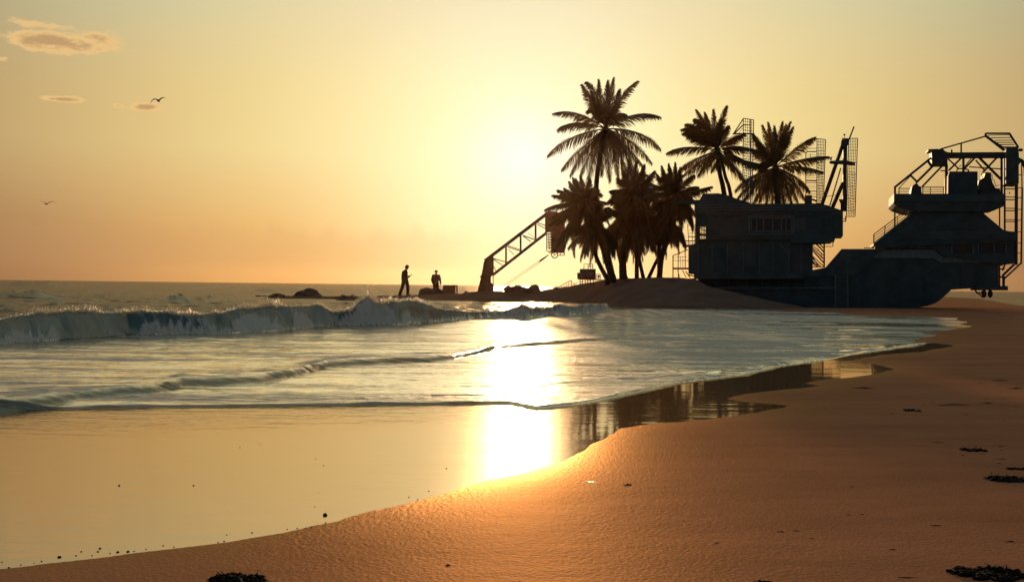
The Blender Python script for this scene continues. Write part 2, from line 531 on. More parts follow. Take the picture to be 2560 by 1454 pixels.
_o = wt.nodes.new('ShaderNodeValue'); _o.outputs[0].default_value = 1.0
V_one = V(_o.outputs[0])
den = None
for b in [blob(115, 102, 105, 27, 1.35), blob(165, 112, 130, 28, 1.1), blob(250, 100, 62, 26, .8), blob(70, 58, 70, 13, .5), blob(120, 66, 60, 9, .45),
          blob(158, 248, 58, 9, 1.1), blob(365, 268, 52, 12, 1.1), blob(295, 264, 20, 7, .5), blob(10, 148, 14, 8, .4)]:
    den = b if den is None else den.mx(b)
den = den + (nzc - 0.5) * 1.35 + (nzc2 - 0.5) * 0.5
cm = wss(0.02, 0.42, den) * 0.85
thick = wss(0.38, 0.9, den)
cloud_c = mixc(thick * 0.85, (.84, .545, .225), (.47, .27, .125))
sky_e = mixc(cm, sky_d, cloud_c)
# low cloud bank near the horizon, left of the sun
bank_top = cnoise(0.55, 0.0, 7.0, 21.0) * 3.2 + 1.05
bd = wss(0.45, -0.5, el - bank_top) * wss(1.0, -6.0, az) * wss(0.2, 1.2, el) * (cnoise(0.4, 1.6, 5.0, 5.0) * 0.6 + 0.6) * 0.22
sky_f = mixc(bd, sky_e, (.60, .315, .135))
bg = wt.nodes.new('ShaderNodeBackground')
WL.new(sky_f, bg.inputs['Color'])
bg.inputs['Strength'].default_value = 1.0
wo = wt.nodes.new('ShaderNodeOutputWorld')
WL.new(bg.outputs[0], wo.inputs['Surface'])

sl = bpy.data.lights.new('sun', 'SUN')
sl.energy = 4.2
sl.angle = R(0.5)
sl.color = (1.0, 0.63, 0.31)
sun = bpy.data.objects.new('sun', sl)
COL.objects.link(sun)
sun.location = (0, 0, 30)
sun.rotation_euler = (-sun_dir).to_track_quat('-Z', 'Y').to_euler()

# ------------------------------------------------------------------ shore outlines (photo pixels on level ground)
SHORE = [(-700, 1505), (-300, 1460), (0, 1420), (280, 1390), (560, 1355), (700, 1330), (820, 1302), (1000, 1262), (1100, 1236), (1200, 1208),
         (1300, 1182), (1380, 1160), (1440, 1136), (1485, 1109), (1515, 1086), (1550, 1070), (1620, 1059), (1700, 1052),
         (1800, 1043), (1900, 1029), (1960, 1018), (1978, 1013), (1930, 1009), (1850, 1004), (1815, 997), (1850, 985), (1950, 974), (2010, 969), (2044, 964),
         (2000, 957), (2040, 950), (2120, 943), (2190, 933), (2234, 923), (2190, 910), (2130, 899), (2200, 887), (2300, 878), (2350, 871),
         (2392, 862), (2330, 857), (2275, 855), (2310, 843), (2352, 837), (2300, 834), (2370, 824), (2432, 815), (2395, 811), (2420, 804), (2385, 800),
         (2400, 794), (2330, 792), (2180, 790), (2120, 785), (2090, 783), (2120, 779), (1990, 777), (1895, 774)]
SAND_POLY = SHORE + [(1895, 748), (2200, 741), (2378, 742), (2450, 746), (2560, 765)]
SP = np.array([tuple(G(a, b))[:2] for a, b in SAND_POLY] + [(95.0, 62.0), (95.0, -14.0), (-9.0, -14.0), (-6.5, 1.0), (-3.6, 2.4)])


def signed_dist(x, y, poly):
    shp = x.shape
    x = x.ravel(); y = y.ravel()
    best = np.full(x.shape, 1e18)
    inside = np.zeros(x.shape, bool)
    n = len(poly)
    for i in range(n):
        ax, ay = poly[i]; bx, by = poly[(i + 1) % n]
        ex, ey = bx - ax, by - ay
        t = np.clip(((x - ax) * ex + (y - ay) * ey) / (ex * ex + ey * ey + 1e-12), 0, 1)
        d = (x - ax - t * ex) ** 2 + (y - ay - t * ey) ** 2
        best = np.minimum(best, d)
        c = ((ay > y) != (by > y))
        xi = ex * (y - ay) / (ey if abs(ey) > 1e-12 else 1e-12) + ax
        inside ^= c & (x < xi)
    d = np.sqrt(best)
    return np.where(inside, d, -d).reshape(shp)


def grid_mesh(name, X, Y, Z, attrs, mat, smooth=True):
    r, c = X.shape
    co = np.stack([X, Y, Z], -1).reshape(-1, 3).astype('f')
    idx = np.arange(r * c).reshape(r, c)
    q = np.stack([idx[:-1, :-1], idx[:-1, 1:], idx[1:, 1:], idx[1:, :-1]], -1).reshape(-1, 4)
    me = bpy.data.meshes.new(name)
    me.vertices.add(len(co)); me.vertices.foreach_set('co', co.ravel())
    nf = len(q)
    me.loops.add(nf * 4); me.loops.foreach_set('vertex_index', q.ravel().astype('i'))
    me.polygons.add(nf)
    me.polygons.foreach_set('loop_start', np.arange(0, nf * 4, 4, dtype='i'))
    me.polygons.foreach_set('loop_total', np.full(nf, 4, 'i'))
    me.polygons.foreach_set('use_smooth', np.full(nf, smooth))
    me.update(calc_edges=True)
    for k, a in attrs.items():
        at = me.attributes.new(k, 'FLOAT', 'POINT')
        at.data.foreach_set('value', a.ravel().astype('f'))
    return link_mesh(name, me, mat)


# ------------------------------------------------------------------ beach
pxs = np.concatenate([np.arange(-9300, -900, 300), np.arange(-900, -60, 40), np.arange(-60, 2640, 6), np.arange(2640, 3500, 40), np.arange(3500, 14000, 250)]).astype(float)
dd = np.concatenate([np.geomspace(8, 40, 40, endpoint=False), np.arange(40, 400, 1.6), np.arange(400, 1150, 4), np.geomspace(1150, 9000, 40)])
PXg, DDg = np.meshgrid(pxs, dd)
PYg = 712.0 + ROLL * (PXg - CX) + DDg
Xb, Yb = ground_np(PXg, PYg)
sdb = signed_dist(Xb, Yb, SP)
wob = 0.03 * np.clip(Yb / 6, 0.3, 3) * fbm(Xb * 2.0, Yb * 1.2, 5, 4)
sdw = sdb + wob
rise = 0.10 * (1 - np.exp(-np.clip(sdw, 0, None) * 0.017 / 0.10))
dip = np.clip(sdw, -2.0, 0) * 0.03
Zb = np.where(sdw > 0, rise, dip)
land = sstep(0.05, 1.2, sdw)
Zb = Zb + land * (0.007 * fbm(Xb * 0.5, Yb * 1.2, 11, 3) + 0.0018 * fbm(Xb * 4, Yb * 7, 12, 3))
# orange berm behind the beached dredger
wet = np.exp(-np.clip(sdw, 0, None) / (0.20 + 0.02 * Yb)) * 0.9
wet = np.maximum(wet, 0.55 * sstep(0.1, 0.45, fbm(Xb * 0.25, Yb * 0.6, 40, 3)) * sstep(12, 25, Yb))
beach = grid_mesh('beach', Xb, Yb, Zb, {'wet': wet}, M['sand'])
tag(beach, kind='structure')

# ------------------------------------------------------------------ sea
L1 = [(-900, 1040), (-100, 1026), (400, 1018), (800, 1014), (1270, 1008), (1340, 1022), (1420, 1014), (1500, 1001), (1600, 979), (1700, 956), (1800, 944),
      (1870, 934), (1912, 924), (1960, 913), (2067, 899), (2130, 885), (2250, 868), (2380, 850), (2500, 815), (3300, 800)]
L1B = [(-900, 1500), (1200, 1500), (1300, 975), (1420, 960), (1600, 950), (1760, 938), (1900, 920), (1990, 906), (2060, 895), (2100, 880), (2300, 862), (2400, 840), (2450, 812), (3300, 800)]
L2 = [(-900, 1085), (-100, 1046), (0, 1040), (100, 1030), (200, 1013), (300, 1002), (378, 994), (456, 973), (550, 969), (651, 963), (761, 940), (820, 924), (886, 920),
      (1003, 912), (1136, 902), (1190, 891), (1237, 875), (1300, 869), (1346, 866), (1428, 858), (1510, 852), (1548, 845), (1620, 837), (1702, 825),
      (1715, 819), (1800, 811), (1850, 798), (1890, 785), (1900, 776), (2000, 770), (3300, 770)]
L3 = [(-900, 915), (-300, 880), (0, 864), (78, 858), (195, 851), (322, 843), (500, 839), (600, 835), (728, 827), (778, 822), (846, 818), (996, 815), (1078, 808), (1147, 801),
      (1188, 797), (1278, 796), (1313, 797), (1373, 789), (1428, 789), (1469, 784), (1526, 776), (1600, 774), (3300, 774)]
C3 = [(-900, 840), (-300, 815), (0, 804), (65, 791), (100, 787), (200, 780), (300, 784), (410, 780), (480, 790), (560, 783), (600, 774), (668, 770), (764, 766), (800, 763),
      (835, 781), (882, 777), (900, 756), (920, 742), (950, 763), (1027, 753), (1048, 756), (1092, 771), (1169, 779), (1256, 780), (1284, 771), (1302, 763),
      (1327, 773), (1373, 770), (1395, 760), (1428, 767), (1469, 759), (1515, 761), (1530, 772), (1600, 773), (3300, 773)]

pxs = np.concatenate([np.arange(-6900, -900, 200), np.arange(-900, -60, 24), np.arange(-60, 2640, 2.6), np.arange(2640, 3400, 30), np.arange(3400, 6400, 200)]).astype(float)
dd = np.concatenate([np.geomspace(2.2, 22, 70, endpoint=False), np.arange(22, 365, 0.42), np.arange(365, 380, 0.8), np.arange(380, 1100, 3.0), np.geomspace(1100, 6000, 30)])
PXg, DDg = np.meshgrid(pxs, dd)
PYg = 712.0 + ROLL * (PXg - CX) + DDg
Xs, Ys = ground_np(PXg, PYg)


def line_depth(pts):
    a = np.array(pts, float)
    py = np.interp(pxs, a[:, 0], a[:, 1])
    return ground_np(pxs, py)[1]


sds = -signed_dist(Xs, Ys, SP)               # metres into the water
near = sstep(0.0, 0.6, sds)
t1 = Ys - line_depth(L1)[None, :]
t1b = Ys - line_depth(L1B)[None, :]
t2 = Ys - line_depth(L2)[None, :]
d3 = line_depth(L3)
t3 = Ys - d3[None, :]
wig = 0.05 * fbm(Xs * 3.0, Ys * 1.5, 21, 3)
on1 = sstep(-0.018, 0.030, t1 + wig)
on1b = sstep(-0.03, 0.06, t1b + wig) * sstep(1290, 1420, PXg)
# ripples
rip = 0.55 * fbm(Xs * 0.5, Ys * 2.6, 31, 4) + 0.45 * fbm(Xs * 1.6, Ys * 5.5, 35, 3)
calm = 0.10 + 0.90 * np.maximum(on1, 0.0)
Z = (rip * 0.015 + 0.006 * fbm(Xs * 3.5, Ys * 12.0, 37, 3)) * on1 * sstep(0.1, 1.5, sds) * sstep(120, 60, Ys)
Z = Z + rip * 0.0012 * (1 - on1)
edge_fall = np.exp(-np.clip(t1, 0, None) / 1.6)
Z = Z + on1 * (0.010 + 0.012 * edge_fall) * near
Z = Z + on1b * 0.010 * np.exp(-np.clip(t1b, 0, None) / 2.5) * near
# second small breaker
a2 = np.interp(pxs, [-900, 0, 250, 330, 500, 900, 1150, 1250, 1400, 1600, 1800, 1890, 1910], [.048, .048, .052, .060, .058, .054, .050, .044, .034, .028, .022, .012, .0])[None, :]
c2 = 0.30 + 0.013 * Ys
w2 = 0.18 * fbm(Xs * 2.2, Ys * 0.8, 41, 3)
s2 = (t2 + w2) / c2
h2 = a2 * np.where(s2 < 0, 0, np.where(s2 < 1, sstep(0, 1, s2), 0.25 + 0.75 * np.exp(-(s2 - 1) / 2.2)))
h2 = h2 * (1 + 0.25 * fbm(Xs * 2.0, Ys * 2.0, 43, 3)) * near
lump = np.abs(fbm(Xs * 7, Ys * 7, 45, 3))
Z = Z + h2 + (s2 > 0.3) * np.exp(-np.clip(s2 - 0.3, 0, None) / 3.0) * a2 * 0.22 * lump
# main breaker
cr = np.array(C3, float)
cpy = np.interp(pxs, cr[:, 0], cr[:, 1])
hh = np.zeros_like(pxs); cc = np.zeros_like(pxs)
for i, (a, b) in enumerate(zip(pxs, cpy)):
    bd0 = d3[i]
    k = 1.1
    for _ in range(3):
        h_ = max(P(a, b, bd0 + k).z, 0.0)
        k = 0.12 + 1.05 * h_
    hh[i] = h_; cc[i] = k
H3 = hh[None, :] * sstep(1540, 1515, PXg)
c3 = cc[None, :]
w3 = (0.30 * fbm(Xs * 1.1, Ys * 0.35, 51, 3) + 0.10 * fbm(Xs * 4, Ys * 2, 52, 2))
s3 = (t3 + w3 * sstep(0.0, 0.6, t3 / c3)) / c3
prof = np.where(s3 < 0, 0, np.where(s3 < 1, sstep(0, 1, s3) ** 0.85, np.exp(-((np.clip(s3, 1, None) - 1) / 5.0) ** 1.1)))
Z3 = H3 * prof
fn = fbm(PXg / 70.0, s3 * 1.0 + PXg / 160.0, 61, 4)
face = (s3 > 0) & (s3 < 1.25)
FT = [(-900, .5), (-60, .6), (60, .72), (130, .62), (150, .25), (165, .08), (240, .10), (330, .22), (360, .6), (450, .78), (520, .66), (560, .5), (600, .8), (640, .95), (690, .7), (725, .3), (740, .75), (775, .5),
      (790, .12), (840, .3), (860, .7), (920, 1.1), (960, 1.0), (998, .4), (1003, .25), (1020, .8), (1060, .5), (1080, .15), (1150, .5), (1190, .3), (1290, .9), (1330, .6), (1380, 1), (1470, 1), (1540, 1), (3300, 1)]
_ft = np.array(FT); ftop = np.interp(pxs, _ft[:, 0], _ft[:, 1])[None, :]
foam3 = sstep(0.16, -0.12, s3 - (ftop - 0.26) - 0.40 * fn - 0.35 * fbm(PXg / 11.0 - s3 * 2.0, s3 * 5.0, 63, 3)) * np.where(face, 1, 0) * sstep(0.02, 0.06, H3)
glint_strk = sstep(0.13, 0.28, fbm(PXg / 9.0 - s3 * 4.0, s3 * 0.6 + PXg / 300.0, 67, 2)) * face * sstep(0.15, 0.5, fbm(PXg / 130.0, s3 * 0.3, 68, 2) + 0.38)  # golden glints down the wave face, put into the foam mask
rim = np.exp(-((s3 - 1.02) / 0.10) ** 2) * sstep(-0.15, 0.15, fbm(PXg / 40.0, PXg * 0, 69, 3) + 0.08) * sstep(0.02, 0.06, H3)
lumps = np.abs(fbm(Xs * 5.0, Ys * 3.0, 71, 4, 0.6))
Z3 = Z3 + foam3 * (lumps * 0.16 + 0.07 * np.sin(math.pi * np.clip(s3 / np.maximum(ftop, .2), 0, 1))) * np.clip(H3, 0, 0.6) + rim * 0.10 * np.abs(fbm(PXg / 8.0, s3 * 2, 73, 3)) * H3 * 2
Z3 = Z3 + 0.022 * H3 * face * (1 - foam3) * fbm(PXg / 7.0 - s3 * 2.5, s3 * 0.5, 74, 3)
Z = Z + Z3
Yshift = -0.30 * c3 * np.clip(prof, 0, 1) ** 2 * np.exp(-((s3 - 1.0) / 0.7) ** 2) * sstep(0.05, 0.3, H3)
# open water beyond the breaker : chop and swell
open_ = sstep(1.3, 5.0, s3)
far_fade = sstep(420, 60, Ys)
chop = 0.11 * fbm(Xs * 0.22, Ys * 0.42, 81, 5, 0.6) * sstep(900, 80, Ys) + 0.09 * fbm(Xs * 0.9, Ys * 1.5, 85, 4, .6) * far_fade
spit_calm = 1 - 0.8 * sstep(560, 680, PXg) * sstep(1350, 1200, PXg) * sstep(48, 56, Ys) * sstep(95, 80, Ys)
Z = Z + open_ * chop * sstep(1.0, 12.0, sds) * spit_calm
for (a, b, wpx, hm) in [(100, 716, 60, .75), (30, 745, 75, .34), (455, 757, 60, .26), (250, 742, 60, .14), (520, 747, 40, .2), (700, 730, 60, .25), (330, 766, 60, .1)]:
    c = G(a, b)
    wx = wpx / F * c.y
    u = (Xs - c.x) / wx
    v = (Ys - c.y) / (0.05 * c.y + 0.6)
    Z = Z + hm * np.exp(-u ** 4) * np.where(v < 0, np.exp(-(v * 2.2) ** 2), np.exp(-v ** 2)) * (1 + 0.9 * fbm(Xs * 2.2 / max(wx, .5) + 3, Ys * 0.6, int(a), 3))

foam = np.clip((0.22 + 0.34 * sstep(0.06, 0.30, fbm(Xs * 0.12, Ys * 2.2, 161, 4))) * on1, 0, 1)
foam = foam + 0.30 * on1 * sstep(0.06, 0.4, fbm(Xs * 0.35, Ys * 1.7, 91, 4)) * sstep(2.0, 0.6, s3)
rz = sstep(1400, 1750, PXg) * on1
rstk = sstep(-0.16, 0.14, fbm(Xs * 0.10 + 3, Ys * 0.75, 151, 4) + 0.25 * sstep(2100, 1750, PXg) + 0.10 - 0.45 * sstep(1950, 2250, PXg))
lace = sstep(-0.12, 0.16, fbm(Xs * 1.3, Ys * 5.0, 155, 4, 0.6))
lines = np.exp(-(fbm(Xs * 0.13, Ys * 1.5, 157, 3) / 0.022) ** 2) * on1 + 0.7 * np.exp(-(fbm(Xs * 0.2 + 9, Ys * 2.6, 158, 3) / 0.018) ** 2) * on1
lines = np.clip(lines, 0, 1) * sstep(70, 40, Ys)
foam = foam * (1 - lines) + 0.46 * rz * rstk * lace * (1 - lines) + 0.1 * on1b
foam = foam + 0.65 * np.exp(-((s2 - 1.9) / 0.8) ** 2) * (a2 > 0.01) * sstep(-0.15, 0.3, fbm(Xs * 1.5, Ys * 2.0, 93, 4)) * near
foam = foam + 0.40 * np.exp(-np.clip(s2 - 1, 0, None) / 5) * (s2 > 1) * sstep(520, 150, PXg) * sstep(-0.1, 0.3, fbm(Xs * 2.5, Ys * 5.0, 94, 3))
foam = foam + 0.5 * np.exp(-np.abs(t1 - 0.05) / 0.05) * sstep(-0.1, 0.3, fbm(Xs * 1.5, Ys, 95, 3)) * near * 0.15
face1 = np.where((s3 > -0.02) & (s3 < 1.1), sstep(0.02, 0.05, H3), 0)
foam = foam * (1 - face1) + face1 * np.clip(0.88 * foam3 + 0.05 * glint_strk * (1 - foam3) + 0.6 * rim, 0, 1)
foam = np.where(s3 > 1.1, foam * sstep(4.0, 1.1, s3) * 0.8 + 0.35 * open_ * sstep(0.30, 0.5, fbm(Xs * 0.4, Ys * 0.6, 97, 4)), foam)
foam = np.clip(foam, 0, 1) * (1 - 0.9 * np.exp(-((s2 - 0.42) / 0.42) ** 2) * sstep(0.015, 0.04, a2))
rough_near = 0.06 + 0.16 * sstep(0.9, -0.2, -(t1 + 1.0) / 1.2 + 0) * 0
zone_mid = sstep(-1.9, -0.6, t1 + 0.35 * fbm(Xs * 0.6, Ys * 0.6, 99, 2)) * sstep(1500, 1300, PXg) * (1 - on1)
ripple = 0.012 + 0.035 * sstep(1500, 1380, PXg) * (1 - on1) + 0.11 * zone_mid + on1 * (0.20 + 1.2 * rz * rstk - 0.28 * rz * (1 - rstk)) + open_ * 0.5
ripple = ripple * (1 - 0.6 * sstep(0.5, 0, sds) * (1 - on1))
deep = np.clip(on1 * 0.3 * sstep(-0.5, 3.0, t2) + 0.3 * on1 + face1 * 1.0 + open_ * 0.9 + 0.75 * np.exp(-((s2 - 0.45) / 0.5) ** 2) * (a2 > 0.03), 0, 1)  # last term paints the small breaker's front dark
face2 = np.exp(-((s2 - 0.42) / 0.42) ** 2) * sstep(0.015, 0.04, a2)
band1 = np.exp(-((t1 + wig - 0.004) / (0.012 + 0.0012 * Ys)) ** 2) * sstep(1290, 1150, PXg)
refl = 0.06 + 0.10 * fbm(Xs * 0.35, Ys * 5.0, 181, 4) * (1 - on1) + on1 * 0.74 - 0.78 * np.clip(face1, 0, 1) * on1 - 0.76 * open_ - 0.80 * face2 - 0.5 * band1
refl = np.clip((refl + 0.14 * rz) * (1 - 0.65 * lines), 0.02, 0.9)
capv = np.clip(0.62 + (0.33 - 0.5 * lines) * on1 - 0.66 * open_ - 0.82 * face1 * on1 - 0.78 * face2 - 0.55 * band1, 0.10, 0.97)
soft = np.clip(0.05 + 0.02 * (1 - on1) * sstep(1480, 1340, PXg) + 0.035 * on1 + 0.10 * open_, 0.03, 0.3)
sea = grid_mesh('sea', Xs, Ys + Yshift, Z, {'foam': foam, 'ripple': np.clip(ripple, 0, 1.4), 'deep': deep, 'refl': refl, 'cap': capv, 'scatter_tint': np.clip(face1 + 0.9 * face2, 0, 1), 'soft': soft, 'halo': 0.012 + 0.12 * np.maximum(on1 * (1 - 0.6 * rz), sstep(1470, 1330, PXg))}, M['sea'])
tag(sea, kind='structure')

# spray thrown up along the crest of the breaker (stuff)
rng = np.random.default_rng(3)
bm = bmesh.new()
cols = np.where((pxs > -60) & (pxs < 1525))[0]
amp_px = sstep(-0.12, 0.2, fbm(pxs / 40.0, pxs * 0, 69, 3) + 0.05) + 0.25
amp_px += 2.2 * np.exp(-((pxs - 920) / 45) ** 2) + 1.2 * np.exp(-((pxs - 640) / 60) ** 2) + 1.1 * np.exp(-((pxs - 170) / 80) ** 2)
n_spray = 0
crest_row = np.argmax(Z * (s3 > 0.5) * (s3 < 1.6), axis=0)
prob = amp_px[cols] / amp_px[cols].sum()
for ci in rng.choice(cols, 15000, p=prob):
    r0 = crest_row[ci]
    zc = Z[r0, ci]
    if hh[ci] < 0.05: continue
    sc = hh[ci]
    lift_ = abs(rng.normal(0, 0.055)) * sc * (0.6 + amp_px[ci])
    p0 = Vector((Xs[r0, ci] + rng.normal(0, 0.03), Ys[r0, ci] + Yshift[r0, ci] + rng.normal(0, 0.12), zc + lift_ - 0.02))
    rad = float(np.clip(rng.gamma(2.0, 0.0026), 0.003, 0.013)) * (0.6 + p0.y / 40)
    vs = [bm.verts.new(p0 + Vector(o) * rad) for o in ((1, 0, 0), (-1, 0, 0), (0, 1, 0), (0, -1, 0), (0, 0, .8), (0, 0, -.8))]
    for a, b, c in ((0, 2, 4), (2, 1, 4), (1, 3, 4), (3, 0, 4), (2, 0, 5), (1, 2, 5), (3, 1, 5), (0, 3, 5)):
        bm.faces.new((vs[a], vs[b], vs[c]))
# thin ragged lip of thrown water along the crest, lit through from behind
hl = np.clip(0.06 + 0.16 * fbm(pxs / 26.0, pxs * 0, 171, 3) + 0.12 * fbm(pxs / 6.0, pxs * 0 + 5, 172, 3), 0, None) * hh * np.clip(amp_px, .3, 1.6)
hl = hl * sstep(1500, 1380, pxs)
prev = None
for ci in cols:
    r0 = crest_row[ci]
    b_ = Vector((Xs[r0, ci], Ys[r0, ci] + Yshift[r0, ci] - 0.01, Z[r0, ci] - 0.012))
    m_ = b_ + Vector((0, -0.02 - 0.15 * hl[ci], 0.012 + hl[ci] * .6)); t_ = b_ + Vector((0, -0.03 - 0.5 * hl[ci], 0.014 + hl[ci]))
    cur = [bm.verts.new(v) for v in (b_, m_, t_)]
    if prev and hl[ci] > 0.0015:
        for k in range(2): bm.faces.new((prev[k], cur[k], cur[k + 1], prev[k + 1]))
    prev = cur
spray = from_bm('sea_spray', bm, M['spray'])
tag(spray, 'fine golden spray and bubbles along the crest of the breaking wave', 'spray', kind='stuff')

# ------------------------------------------------------------------ mound and spit
MF = [(640, 746.5), (790, 747.8), (860, 749), (960, 751), (1180, 753), (1300, 755), (1400, 757.5), (1460, 760.5), (1520, 765), (1580, 769), (1660, 772), (2000, 773.5), (2040, 774)]
MC = [(640, 744), (700, 741.5), (790, 740.5), (860, 740.5), (935, 739.5), (1000, 739), (1060, 737), (1150, 733), (1190, 729), (1240, 728), (1300, 730), (1340, 727), (1380, 722), (1420, 716), (1445, 711),
      (1480, 705), (1510, 699), (1545, 696), (1600, 694.5), (1680, 694), (1735, 696), (1752, 706), (1780, 719), (1840, 732), (1900, 745), (1960, 758), (2010, 769), (2040, 773)]
MK = [(640, 1.0), (790, 1.2), (1000, 3.0), (1300, 4.0), (1420, 7), (1520, 10), (1560, 11.5), (1680, 11), (1735, 6.5), (1760, 4.5), (1900, 3.5), (2040, 1)]
mpx = np.arange(640, 2041, 3.0)
ip = lambda T: np.interp(mpx, np.array(T)[:, 0], np.array(T)[:, 1])
dF = ground_np(mpx, ip(MF))[1]
kf = ip(MK)
zc = np.array([P(a, b, c).z for a, b, c in zip(mpx, ip(MC), dF + kf)])
vv = np.linspace(0, 1, 90)
kb = np.interp(mpx, [790, 1000, 1350, 1500, 1735, 1800, 2040], [2, 10, 10, 22, 22, 14, 6])
Vg = vv[:, None]
u1 = np.clip(Vg / 0.6, 0, 1); u2 = np.clip((Vg - 0.6) / 0.4, 0, 1)
Yd = dF[None] + kf[None] * u1 + kb[None] * u2
Xd = Yd * (np.array([ray(a, 730).x / ray(a, 730).y for a in mpx])[None])
Zd = zc[None] * np.where(u2 > 0, 1 - 0.85 * sstep(0, 1, u2), 1 - (1 - u1) ** 1.9)
bump_ = 0.055 * fbm(Xd * 1.3, Yd * 0.6, 111, 4, 0.55) + 0.02 * fbm(Xd * 5, Yd * 3, 113, 3)
Zd = Zd + bump_ * np.sin(np.clip(u1, 0, 1) * math.pi * 0.5) * (0.35 + 0.65 * np.clip(zc[None], 0, 1)) - 0.03 * (1 - u1)
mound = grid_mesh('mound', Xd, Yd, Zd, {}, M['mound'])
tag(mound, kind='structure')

# ------------------------------------------------------------------ evening haze, added and tinted orange for the flare glow
HAZE = 4.2e-5
if HAZE:
    bm = bmesh.new()
    bmesh.ops.create_cube(bm, size=1.0)
    for v in bm.verts:
        v.co = Vector((v.co.x * 7400, (v.co.y + 0.5) * 1320 - 60, (v.co.z + 0.5) * 15.6 - 1.4))
    hm_ = bpy.data.materials.new('flare_haze'); hm_.use_nodes = True
    hn = hm_.node_tree; hn.nodes.clear()
    pv = hn.nodes.new('ShaderNodeVolumePrincipled'); ho = hn.nodes.new('ShaderNodeOutputMaterial')
    pv.inputs['Color'].default_value = (1.0, 0.62, 0.40, 1); pv.inputs['Density'].default_value = HAZE; pv.inputs['Anisotropy'].default_value = 0.86
    hn.links.new(pv.outputs[0], ho.inputs['Volume'])
    hz = from_bm('haze', bm, hm_)
    tag(hz, kind='stuff')
# ------------------------------------------------------------------ shape helpers for built things
class Plane:
    """vertical working plane through Q, turned by a degrees; prisms grow backwards along its normal"""
    def __init__(s, px, Y, deg):
        s.q = P(px, 700, Y)
        s.n = Vector((math.sin(R(deg)), math.cos(R(deg)), 0))
    def p(s, px, py, off=0.0):
        d = ray(px, py); o = Vector((0, 0, CAM_H))
        t = (s.n.dot(s.q - o) + off) / s.n.dot(d)
        return o + d * t
    def scale(s, px, py, off=0.0):
        return s.p(px, py, off).y / F


def prism(bm, pl, pts, o0, o1):
    fr = [pl.p(a, b, o0) for a, b in pts]
    bk = [v + pl.n * (o1 - o0) for v in fr]
    vf = [bm.verts.new(v) for v in fr]; vb = [bm.verts.new(v) for v in bk]
    n = len(pts)
    bm.faces.new(vf); bm.faces.new(vb[::-1])
    for i in range(n):
        bm.faces.new((vf[i], vf[(i + 1) % n], vb[(i + 1) % n], vb[i]))


def rect(x0, y0, x1, y1):
    return [(x0, y0), (x1, y0), (x1, y1), (x0, y1)]


def beam(bm, a, b, w, d=None, up=Vector((0, 0, 1))):
    """square section beam between world points"""
    d = d or w
    ax = (b - a)
    if ax.length < 1e-6: return
    ax.normalize()
    s = ax.cross(Vector((0, 1, 0)))
    if s.length < 1e-3: s = ax.cross(Vector((1, 0, 0)))
    s.normalize(); t = ax.cross(s).normalized()
    vs = []
    for p in (a, b):
        vs.append([bm.verts.new(p + s * (w / 2 * i) + t * (d / 2 * j)) for i, j in ((-1, -1), (1, -1), (1, 1), (-1, 1))])
    bm.faces.new(vs[0][::-1]); bm.faces.new(vs[1])
    for i in range(4):
        bm.faces.new((vs[0][i], vs[0][(i + 1) % 4], vs[1][(i + 1) % 4], vs[1][i]))


def bar(bm, pl, p1, p2, w, off=0.0):
    a = pl.p(*p1, off); b = pl.p(*p2, off)
    beam(bm, a, b, w * (a.y + b.y) / 2 / F)


def tube(bm, pts, radii, seg=8, cap=True):
    rings = []
    for i, p in enumerate(pts):
        a = pts[max(i - 1, 0)]; b = pts[min(i + 1, len(pts) - 1)]
        ax = (b - a).normalized()
        s = ax.cross(Vector((0, 1, 0)))
        if s.length < 1e-3: s = ax.cross(Vector((1, 0, 0)))
        s.normalize(); t = ax.cross(s)
        rings.append([bm.verts.new(p + (s * math.cos(2 * math.pi * k / seg) + t * math.sin(2 * math.pi * k / seg)) * radii[i]) for k in range(seg)])
    for r0, r1 in zip(rings[:-1], rings[1:]):
        for k in range(seg):
            bm.faces.new((r0[k], r0[(k + 1) % seg], r1[(k + 1) % seg], r1[k]))
    if cap:
        bm.faces.new(rings[0][::-1]); bm.faces.new(rings[-1])


def ball(bm, c, r, sub=2, sq=(1, 1, 1)):
    g = bmesh.ops.create_icosphere(bm, subdivisions=sub, radius=1.0)
    for v in g['verts']:
        v.co = Vector((v.co.x * r * sq[0], v.co.y * r * sq[1], v.co.z * r * sq[2])) + c


EACH = {'hull_weld_seam', 'hull_vent', 'wall_rib', 'wall_panel', 'storey_window', 'storey_post', 'boom_post', 'boom_brace', 'cross_brace', 'stern_bracket', 'head_prong', 'mast_stay',
        'eaves_board', 'wall_seam', 'roof_batten', 'mullion', 'slat', 'fender_bracket', 'cabin_pipe', 'engine_pipe', 'yard_lamp', 'wall_brace', 'stay', 'roof_truss', 'mast_strut', 'leg_brace', 'louvre',
        'lower_rail', 'drain_hook'}


